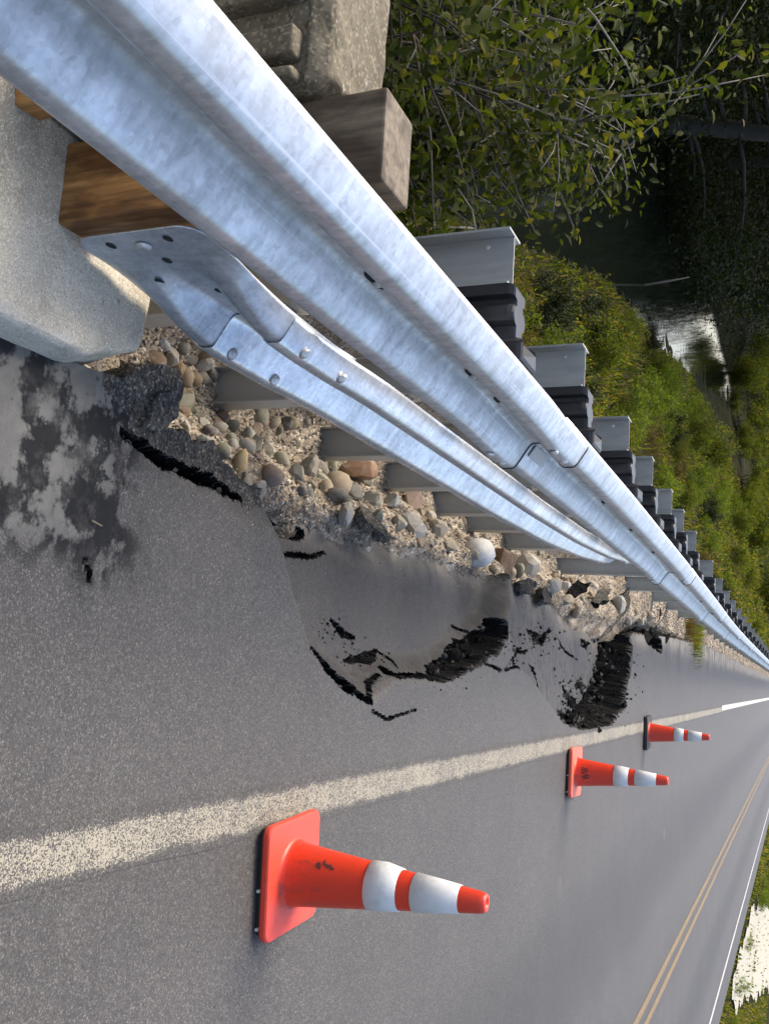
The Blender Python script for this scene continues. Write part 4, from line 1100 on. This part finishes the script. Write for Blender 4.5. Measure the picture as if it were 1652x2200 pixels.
def grow(base, h, spread, nst, seed, segs=6, lean=(0, 0), sub=4):
    """stems as point lists with radii; returns stems and tip sample points with directions"""
    rs = random.Random(seed); stems = []; nodes = []
    for k in range(nst):
        a = rs.uniform(0, 6.283); l = h * rs.uniform(.6, 1.0); p = Vector(base) + Vector((rs.gauss(0, .05), rs.gauss(0, .05), 0)) * h
        d = Vector((math.cos(a) * spread * rs.uniform(.3, 1) + lean[0], math.sin(a) * spread * rs.uniform(.3, 1) + lean[1], 1)).normalized()
        pts = [p.copy()]; 
        for s_ in range(segs):
            d = (d + Vector((rs.gauss(0, .14), rs.gauss(0, .14), rs.gauss(-.02, .08)))).normalized(); p = p + d * l / segs; pts.append(p.copy())
            if s_ > 0: nodes.append((p.copy(), d.copy(), .5))
            if s_ > 1:
                for q in range(sub):
                    dd = (d * .5 + Vector((rs.gauss(0, .7), rs.gauss(0, .7), rs.gauss(.05, .4)))).normalized(); ll = l * rs.uniform(.12, .32)
                    p2 = p + dd * ll * .5; p3 = p2 + (dd + Vector((0, 0, -.15))).normalized() * ll * .5
                    stems.append(([p.copy(), p2, p3], [.0022 * h, .0016 * h, .0008 * h])); nodes += [(p2, dd, 1), (p3, dd, 1.3), (p2.lerp(p3, .5), dd, 1)]
        stems.append((pts, [.0065 * h * (1 - .8 * i / segs) for i in range(segs + 1)]))
    return stems, nodes
def join_tubes(name, stems, n=5):
    V, F = [], []
    for pts, rad in stems:
        v, f = tube(pts, rad, n); o = len(V); V += v; F += [tuple(i + o for i in q) for q in f]
    return mesh(name, V, F, True)
def leaves_on(nodes, per, size, jitter, seed):
    r = np.random.default_rng(seed); P = []
    w = np.array([n[2] for n in nodes]); w = w / w.sum(); idx = r.choice(len(nodes), per, p=w)
    base = np.array([tuple(nodes[i][0]) for i in idx]); P = base + r.normal(0, jitter, (per, 3)); s = size * r.uniform(.6, 1.2, per)
    dirs = np.array([tuple(nodes[i][1]) for i in idx]) * .6 + r.normal(0, .6, (per, 3)); dirs[:, 2] -= .15; dirs /= np.linalg.norm(dirs, axis=1)[:, None]
    return P, s, dirs

# ------------------------------------------------------------------ leafy shrubs just behind the rail
LEAVES = []
for k in range(4):
    rng = np.random.default_rng(300 + k)
    LEAVES.append(leaf_mesh('leaf', np.zeros((1, 3)), np.array([1.0]), dirs=np.array([[1.0, 0, 0]]), aspect=.5))
def near_shrub(loc, h, spread, nst, nleaf, size, label, seed, single=0, lean=(0, 0), tw='twig'):
    root = empty('leafy_shrub', loc); tag(root, label, 'shrub', 'shrubs behind the guardrail')
    stems, nodes = grow((0, 0, 0), h, spread, nst, seed, 7, lean, 4)
    new_obj('branches', join_tubes('branches', stems), M[tw], root)
    P, s, d = leaves_on(nodes, nleaf, size, size * 1.1, seed)
    fo = new_obj('foliage', leaf_mesh('foliage', P[single:], s[single:], dirs=d[single:], aspect=.5), M['leaf_shrub'], root); tag(fo, kind='stuff')
    rs = random.Random(seed + 5)
    if single:
        # single out the leaves that face the road most openly
        order = np.argsort(-(P[:, 0] * .8 - P[:, 1] * .6 + P[:, 2] * .3) + np.random.default_rng(seed).normal(0, .25, len(P)))[:single]
        for i in order:
            dv = Vector(d[i]); q = dv.to_track_quat('X', 'Z').to_euler(); q.x += rs.uniform(-.6, .6)
            L = float(s[i]); new_obj('leaf', rs.choice(LEAVES), M['leaf_shrub'], root, tuple(P[i] + np.array([.01, -.01, .005])), q, (L, L, L))
    return root
rng = np.random.default_rng(50)
def at_bank(px, py, dist):
    d = ray(px, py).normalized(); return Vector((0, 0, CAM_H)) + d * dist
near_shrub((-2.55, 3.35, -1.0), 2.3,   .50, 18, 9500, .054, 'tall broad-leaved green shrub with pale twigs behind the timber post', 3, 170, (.0, .1))
near_shrub((-2.75, 2.35, -1.25), 2.3, .50, 18, 8500, .054, 'broad-leaved shrub with dark stems behind the concrete parapet post', 4, 90, (.0, -.1), 'darktwig')
near_shrub((-3.6, 3.1, -1.3), 2.6, .55, 14, 5000, .06, 'taller shadowed shrub growing behind the two leafy shrubs', 8, 0, (-.1, .0), 'darktwig')
near_shrub((-2.0, 2.75, -.75), .95, .6, 12, 2600, .042, 'low leafy shrub at the foot of the timber post', 9, 30, (0, 0))

# ------------------------------------------------------------------ bank shrubs
def small_shrub_proto(seed, nleaf, size, mat, h=.8, spread=.8, nst=10):
    stems, nodes = grow((0, 0, 0), h, spread, nst, seed, 5, (0, 0), 3)
    b = join_tubes('branches', stems, 4); b.materials.append(M['darktwig'])
    P, s, d = leaves_on(nodes, nleaf, size, size * .9, seed + 1)
    f = leaf_mesh('foliage', P, s, dirs=d, aspect=.45, fold=False); f.materials.append(M[mat])
    return b, f
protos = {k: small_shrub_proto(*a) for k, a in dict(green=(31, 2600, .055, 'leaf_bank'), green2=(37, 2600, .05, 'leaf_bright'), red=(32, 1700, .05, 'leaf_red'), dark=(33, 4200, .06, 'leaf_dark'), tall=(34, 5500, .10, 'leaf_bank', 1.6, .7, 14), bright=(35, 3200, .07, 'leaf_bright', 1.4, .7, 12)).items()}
def put_shrub(kind, x, y, sc, label, group, z=None, zf=bank_z):
    z = float(zf(np.array(float(x)), np.array(float(y)))) if z is None else z
    root = empty('bank_shrub', (x, y, z - .03), random.uniform(0, 6.28)); root.scale = (sc, sc, sc * random.uniform(.85, 1.1))
    tag(root, label, 'shrub', group)
    b, f = protos[kind]
    new_obj('branches', b, (), root); new_obj('foliage', f, (), root)
    return root
LB = {'green': 'fresh green low shrub on the grassy bank below the guardrail', 'green2': 'yellow-green low shrub on the grassy bank below the guardrail', 'red': 'reddish brown low shrub on the bank below the guardrail', 'dark': 'dark green low shrub at the water edge of the bank', 'tall': 'tall green bush at the far end of the grassy bank', 'bright': 'bright sunlit bush on the far side of the road'}
for kind, x, y, sc in [('red', -2.3, 4.6, .5), ('green', -3.0, 6.2, .55), ('red', -2.6, 5.6, .6), ('green', -2.9, 7.6, .6), ('red', -3.1, 8.6, .6), ('green', -3.7, 9.5, .7), ('dark', -4.2, 11.3, .75), ('green', -2.6, 8.9, .45), ('green2', -3.5, 10.6, .7), ('red', -2.4, 6.8, .45), ('green2', -2.2, 9.8, .45),
                       ('dark', -5.0, 12.6, .7), ('dark', -5.6, 15.2, .8), ('green', -4.6, 13.8, .8), ('green2', -4.2, 15.5, .8), ('green', -6.2, 17.6, .8), ('green2', -5.2, 18.2, .9), ('red', -4.1, 17.4, .6), ('green', -3.4, 13.4, .6), ('red', -2.6, 12.2, .5), ('green2', -3.2, 16.4, .6),
                       ('green2', -6.2, 21.6, 1.1), ('green', -7.0, 22.4, .8), ('red', -4.6, 21.5, .6), ('green2', -4.8, 24.5, .9), ('green', -6.4, 26.2, 1.2), ('green2', -7.4, 27.5, .8), ('green', -3.6, 20.0, .6), ('green2', -3.4, 25.0, .6),
                       ('green2', -5.2, 30.0, 1.0), ('green', -7.2, 32.0, 1.3), ('green2', -6.6, 35.0, .8), ('green', -4.2, 34.0, .9), ('green', -6.0, 38.0, 1.3), ('green2', -7.0, 40.5, .9), ('green', -4.4, 42.0, 1.1), ('green2', -3.0, 30.0, .5)]:
    put_shrub(kind, x, y, sc * (1.0 if kind == 'dark' else 1.15), LB[kind], 'shrubs on the grassy bank')
br = random.Random(77)
for k in range(60):
    yy = 4.2 * (40 / 4.2) ** br.random(); e_ = float(bank_edge(yy)); xx = -1.75 + (e_ + .5 + 1.75) * br.random()
    kd = br.choice(('green', 'green', 'red', 'red', 'green2', 'dark')) if yy < 16 else br.choice(('green', 'green2', 'green2', 'dark', 'red'))
    put_shrub(kd, xx, yy, br.uniform(.28, .5) * (1 + yy / 40), LB[kd] if kd != 'dark' else 'dark green low shrub among the grass of the bank', 'shrubs on the grassy bank')
for x, y, sc in [(-7.4, 44, .8), (-14.6, 53.5, .6), (-16.2, 54.5, .6), (-17.5, 57.5, .7), (-16.5, 54, 1.3), (-18.8, 57, 1.3), (-10.2, 54, .9), (-13, 57, .9), (-6.8, 46, 1.3), (-8.8, 49, .8), (-12.5, 53, .8), (-5.0, 52, 1.3), (-7.8, 55, 1.5), (-11, 56, 1.5), (-14.5, 58, 1.7), (-17.5, 62, 1.8), (-4.6, 62, 1.4), (-7.5, 66, 1.7), (-12, 68, 1.9), (-20.5, 66, 1.9), (-16, 72, 1.9)]:
    put_shrub('tall', x, y, sc, LB['tall'], 'bushes at the far end of the bank')
# the far side of the road
for x, y, sc in [(9.0, 19.5, .8), (9.8, 22.0, .9), (10.8, 24.0, .8), (9.0, 24.6, .5), (11.8, 24.8, .9), (12.6, 23, 1.1), (8.4, 47.5, .6), (8.9, 50, .8), (9.2, 54, .9),  (9.2, 60, 1.0), (10.2, 66, 1.1), (11, 72, 1.3), (9.3, 76, 1.3), (11.5, 27.5, .8), (13, 30.5, .9), (12.2, 26, .9), (14.5, 33.5, 1.0), (8.2, 27.5, .35), (8.0, 30.5, .3), (9.4, 29.5, .35), (10.6, 33.5, .4), (8.1, 36, .28), (12.4, 41, .5), (8.0, 43.5, .4), (8.5, 45.5, .5), (15.5, 50, .6)]:
    put_shrub('bright', x, y, sc, LB['bright'], 'bushes on the far side of the road', None, right_z)

# weeds at the gravel edge
def tuft(loc, n, h, label, seed, mat='grass', spread=.1):
    r = np.random.default_rng(seed); V = []; F = []
    for k in range(n):
        a = r.uniform(0, 6.28); b0 = np.array([r.normal(0, spread), r.normal(0, spread), 0]); L = h * r.uniform(.5, 1.1); ln = r.uniform(.2, .9)
        d = np.array([math.cos(a), math.sin(a), 0]); s = np.array([-math.sin(a), math.cos(a), 0]) * .004
        p = [b0, b0 + d * L * ln * .35 + [0, 0, L * .6], b0 + d * L * ln * .9 + [0, 0, L * .85]]; o = len(V)
        V += [p[0] - s, p[0] + s, p[1] - s * .8, p[1] + s * .8, p[2]]; F += [(o, o + 1, o + 3, o + 2), (o + 2, o + 3, o + 4)]
    ob = new_obj('grass_tuft', mesh('grass_tuft', [tuple(map(float, q)) for q in V], F), M[mat], None, loc)
    return tag(ob, label, 'grass', kind='stuff')
tuft(G(1487, 1372, -.03), 420, .24, 'bright green grass tuft growing at the pavement edge past the hole', 1, 'leaf_bank', .16)
tuft(G(1472, 1352, -.05), 200, .22, 'brownish grass clump against a guardrail post past the hole', 2, 'leaf_red', .12)
tuft((-1.42, 2.05, -.12), 240, .34, 'dry yellow grass tuft poking up behind the rail by the timber post', 3, 'grass', .07)
tuft((-1.5, 3.9, -.18), 260, .4, 'dry pale grass tuft between two guardrail posts', 4, 'grass', .09)

# ------------------------------------------------------------------ grass on the bank and verge
def grass_field(name, n, xs, ys, zfun, hh, label, mat='grass', keep=None):
    x = rng.uniform(*xs, n); yv = ys[0] * (ys[1] / ys[0]) ** rng.uniform(0, 1, n)
    if keep is not None: q = keep(x, yv); x, yv = x[q], yv[q]; n = len(x)
    z = zfun(x, yv); a = rng.uniform(0, 6.28, n); L = rng.uniform(*hh, n) * (.7 + .6 * vnoise(x * 1.3, yv * 1.3, 90)); ln = rng.uniform(.2, 1.0, n)
    w = .003 + .0011 * np.clip(yv, 2, 60) * .6
    d = np.stack([np.cos(a), np.sin(a), a * 0], -1); s = np.stack([-np.sin(a), np.cos(a), a * 0], -1) * w[:, None]; b = np.stack([x, yv, z - .02], -1); up = np.array([0, 0, 1.0])
    p1 = b + d * (L * ln * .35)[:, None] + up * (L * .6)[:, None]; p2 = b + d * (L * ln * .9)[:, None] + up * (L * .88)[:, None]
    V = np.stack([b - s, b + s, p1 + s * .8, p1 - s * .8, p2], 1).reshape(-1, 3)
    o5 = np.arange(n)[:, None] * 5
    F = [tuple(q) for q in (o5 + [0, 1, 2, 3]).tolist()] + [tuple(q) for q in (o5 + [3, 2, 4]).tolist()]
    ob = new_obj(name, mesh(name, V, F), M[mat]); return tag(ob, label, 'grass', kind='stuff')
grass_field('bank_grass', 90000, (-10.5, -1.45), (2.4, 70), bank_z, (.08, .26), 'green grass and weeds covering the bank beside the guardrail', 'grass', lambda x, y: (x > bank_edge(y) + .1) & (rng.uniform(0, 1, len(x)) < .1 + 1.1 * vnoise(x * 1.1, y * .9, 95) ** 1.5))
grass_field('verge_grass', 30000, (7.15, 19), (12, 90), right_z, (.05, .20), 'sunlit grass on the verge across the road', 'grass', lambda x, y: ~on_track(x, y) | (rng.uniform(0, 1, len(x)) < .05 + .5 * (vnoise(x * .9, y * .35, 99) > .72)))
# low broad weeds over the bank
n = 26000; x = rng.uniform(-9.5, -1.6, n); yv = 2.6 * (60 / 2.6) ** rng.uniform(0, 1, n); q = (x > bank_edge(yv) + .05) & (vnoise(x * 1.1, yv * .9, 97) > .36); x, yv = x[q], yv[q]
P = np.stack([x, yv, bank_z(x, yv) + rng.uniform(.02, .30, len(x)) * (vnoise(x * 2, yv * 2, 98) + .3)], -1)
o = new_obj('bank_weeds', leaf_mesh('bank_weeds', P, .05 + .0016 * yv * rng.uniform(.5, 1.3, len(x)), aspect=.5, fold=False), M['leaf_bank']); tag(o, 'low leafy weeds spread through the bank grass', 'weeds', kind='stuff')

# ------------------------------------------------------------------ trees on the far shore
def tree_proto(seed, h, crown_w, nleaf, size, low):
    rs = random.Random(seed); r = np.random.default_rng(seed)
    pts = [Vector((0, 0, -.3))]; d = Vector((rs.gauss(0, .05), rs.gauss(0, .05), 1))
    for k in range(8): d = (d + Vector((rs.gauss(0, .06), rs.gauss(0, .06), 0))).normalized(); pts.append(pts[-1] + d * h / 8)
    stems = [(pts, [.022 * h * (1 - .85 * i / 8) for i in range(9)])]; nodes = []
    for k in range(44):
        t = low + (1 - low) * rs.random() ** .85; i = min(7, int(t * 8)); p = pts[i].lerp(pts[i + 1], t * 8 - i)
        a = rs.uniform(0, 6.28); l = crown_w * (1 - .55 * t) * rs.uniform(.6, 1.1); dd = Vector((math.cos(a), math.sin(a), rs.uniform(-.15, .5))).normalized(); q = [p.copy()]
        for s_ in range(4):
            dd = (dd + Vector((rs.gauss(0, .15), rs.gauss(0, .15), -.12))).normalized(); q.append(q[-1] + dd * l / 4); nodes.append((q[-1].copy(), dd.copy(), .4 + s_ * .4))
        stems.append((q, [.006 * h * (1 - .8 * i / 4) for i in range(5)]))
    tr = join_tubes('trunk', stems, 6); tr.materials.append(M['bark'])
    P, s, dr = leaves_on(nodes, nleaf, size, crown_w * .13, seed)
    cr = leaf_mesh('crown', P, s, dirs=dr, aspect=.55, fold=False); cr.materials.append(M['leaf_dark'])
    return tr, cr
TP = [tree_proto(71, 13, 4.2, 40000, .135, .02), tree_proto(72, 11, 4.6, 40000, .135, .0), tree_proto(73, 15, 4.6, 40000, .14, .03)]
tl = ['dense dark tree hanging low over the far shore of the pond', 'wide dark tree with branches down to the far shore of the pond', 'tallest dark tree standing behind the far shore of the pond']
spots = [(-26.2, 60, 0), (-30, 70, 1), (-22.9, 52, 0), (-22, 48, 2), (-23.5, 56, 1), (-27, 63, 0), (-31, 71, 2), (-19.5, 45, 1), (-17.2, 38.5, 0), (-15.5, 8, 1), (-14.5, 14, 0), (-16, 20, 1), (-15.5, 26.5, 0), (-17.5, 33, 1), (-20, 12, 2), (-20, 23, 2), (-21, 39, 0), (-23, 31, 2), (-13.5, 3, 0), (-18, 2, 2), (-25, 18, 2), (-26, 46, 1), (-28, 38, 2), (-31, 55, 0), (-24, 5, 2), (-34, 48, 2), (-37, 64, 1), (-30, 27, 2), (-42, 58, 2), (-45, 72, 2), (-33, 80, 0)]
for x, y_, k in spots:
    t = empty('tree', (x, y_, float(bank_z(np.array(float(x)), np.array(float(y_)))) - .2), random.uniform(0, 6.28)); sc = random.uniform(.9, 1.15); t.scale = (sc, sc, sc)
    tag(t, tl[k], 'tree', 'trees on the far shore')
    new_obj('trunk', TP[k][0], (), t); new_obj('crown', TP[k][1], (), t)
for k, (x, y_) in enumerate([(-13.2, 6), (-13.4, 10.5), (-13.0, 16), (-14.0, 22.5), (-14.0, 29), (-15.6, 35.5), (-17.5, 41), (-18.5, 46), (-20.5, 51), (-22, 57), (-25, 63), (-11.6, 2), (-16.5, 30.5), (-28, 69)]):
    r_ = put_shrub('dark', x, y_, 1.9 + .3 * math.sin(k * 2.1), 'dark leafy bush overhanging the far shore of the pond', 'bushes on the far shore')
# snags in the pond
for px, py, ln, tilt, lab in ((1600, 640, 2.6, 1.25, 'pale fallen trunk reaching out over the dark pond'), (1385, 612, 1.1, .25, 'short pale snag standing in the dark pond'), (1545, 680, 2.2, .6, 'thin bare branch leaning out of the pond')):
    q = G(px, py, WZ); dd = Vector((-.2, .25, 1)) if tilt < .5 else Vector((-1, .5, .35 if tilt > 1 else 1)); dd.normalize()
    v, f = tube([q - dd * .3, q + dd * ln * .5 + Vector((0, 0, .05)), q + dd * ln], [.07, .055, .03] if tilt > 1 else [.035, .028, .012], 8)
    o = new_obj('snag', mesh('snag', v, f, True), M['deadwood']); tag(o, lab, 'dead branch')
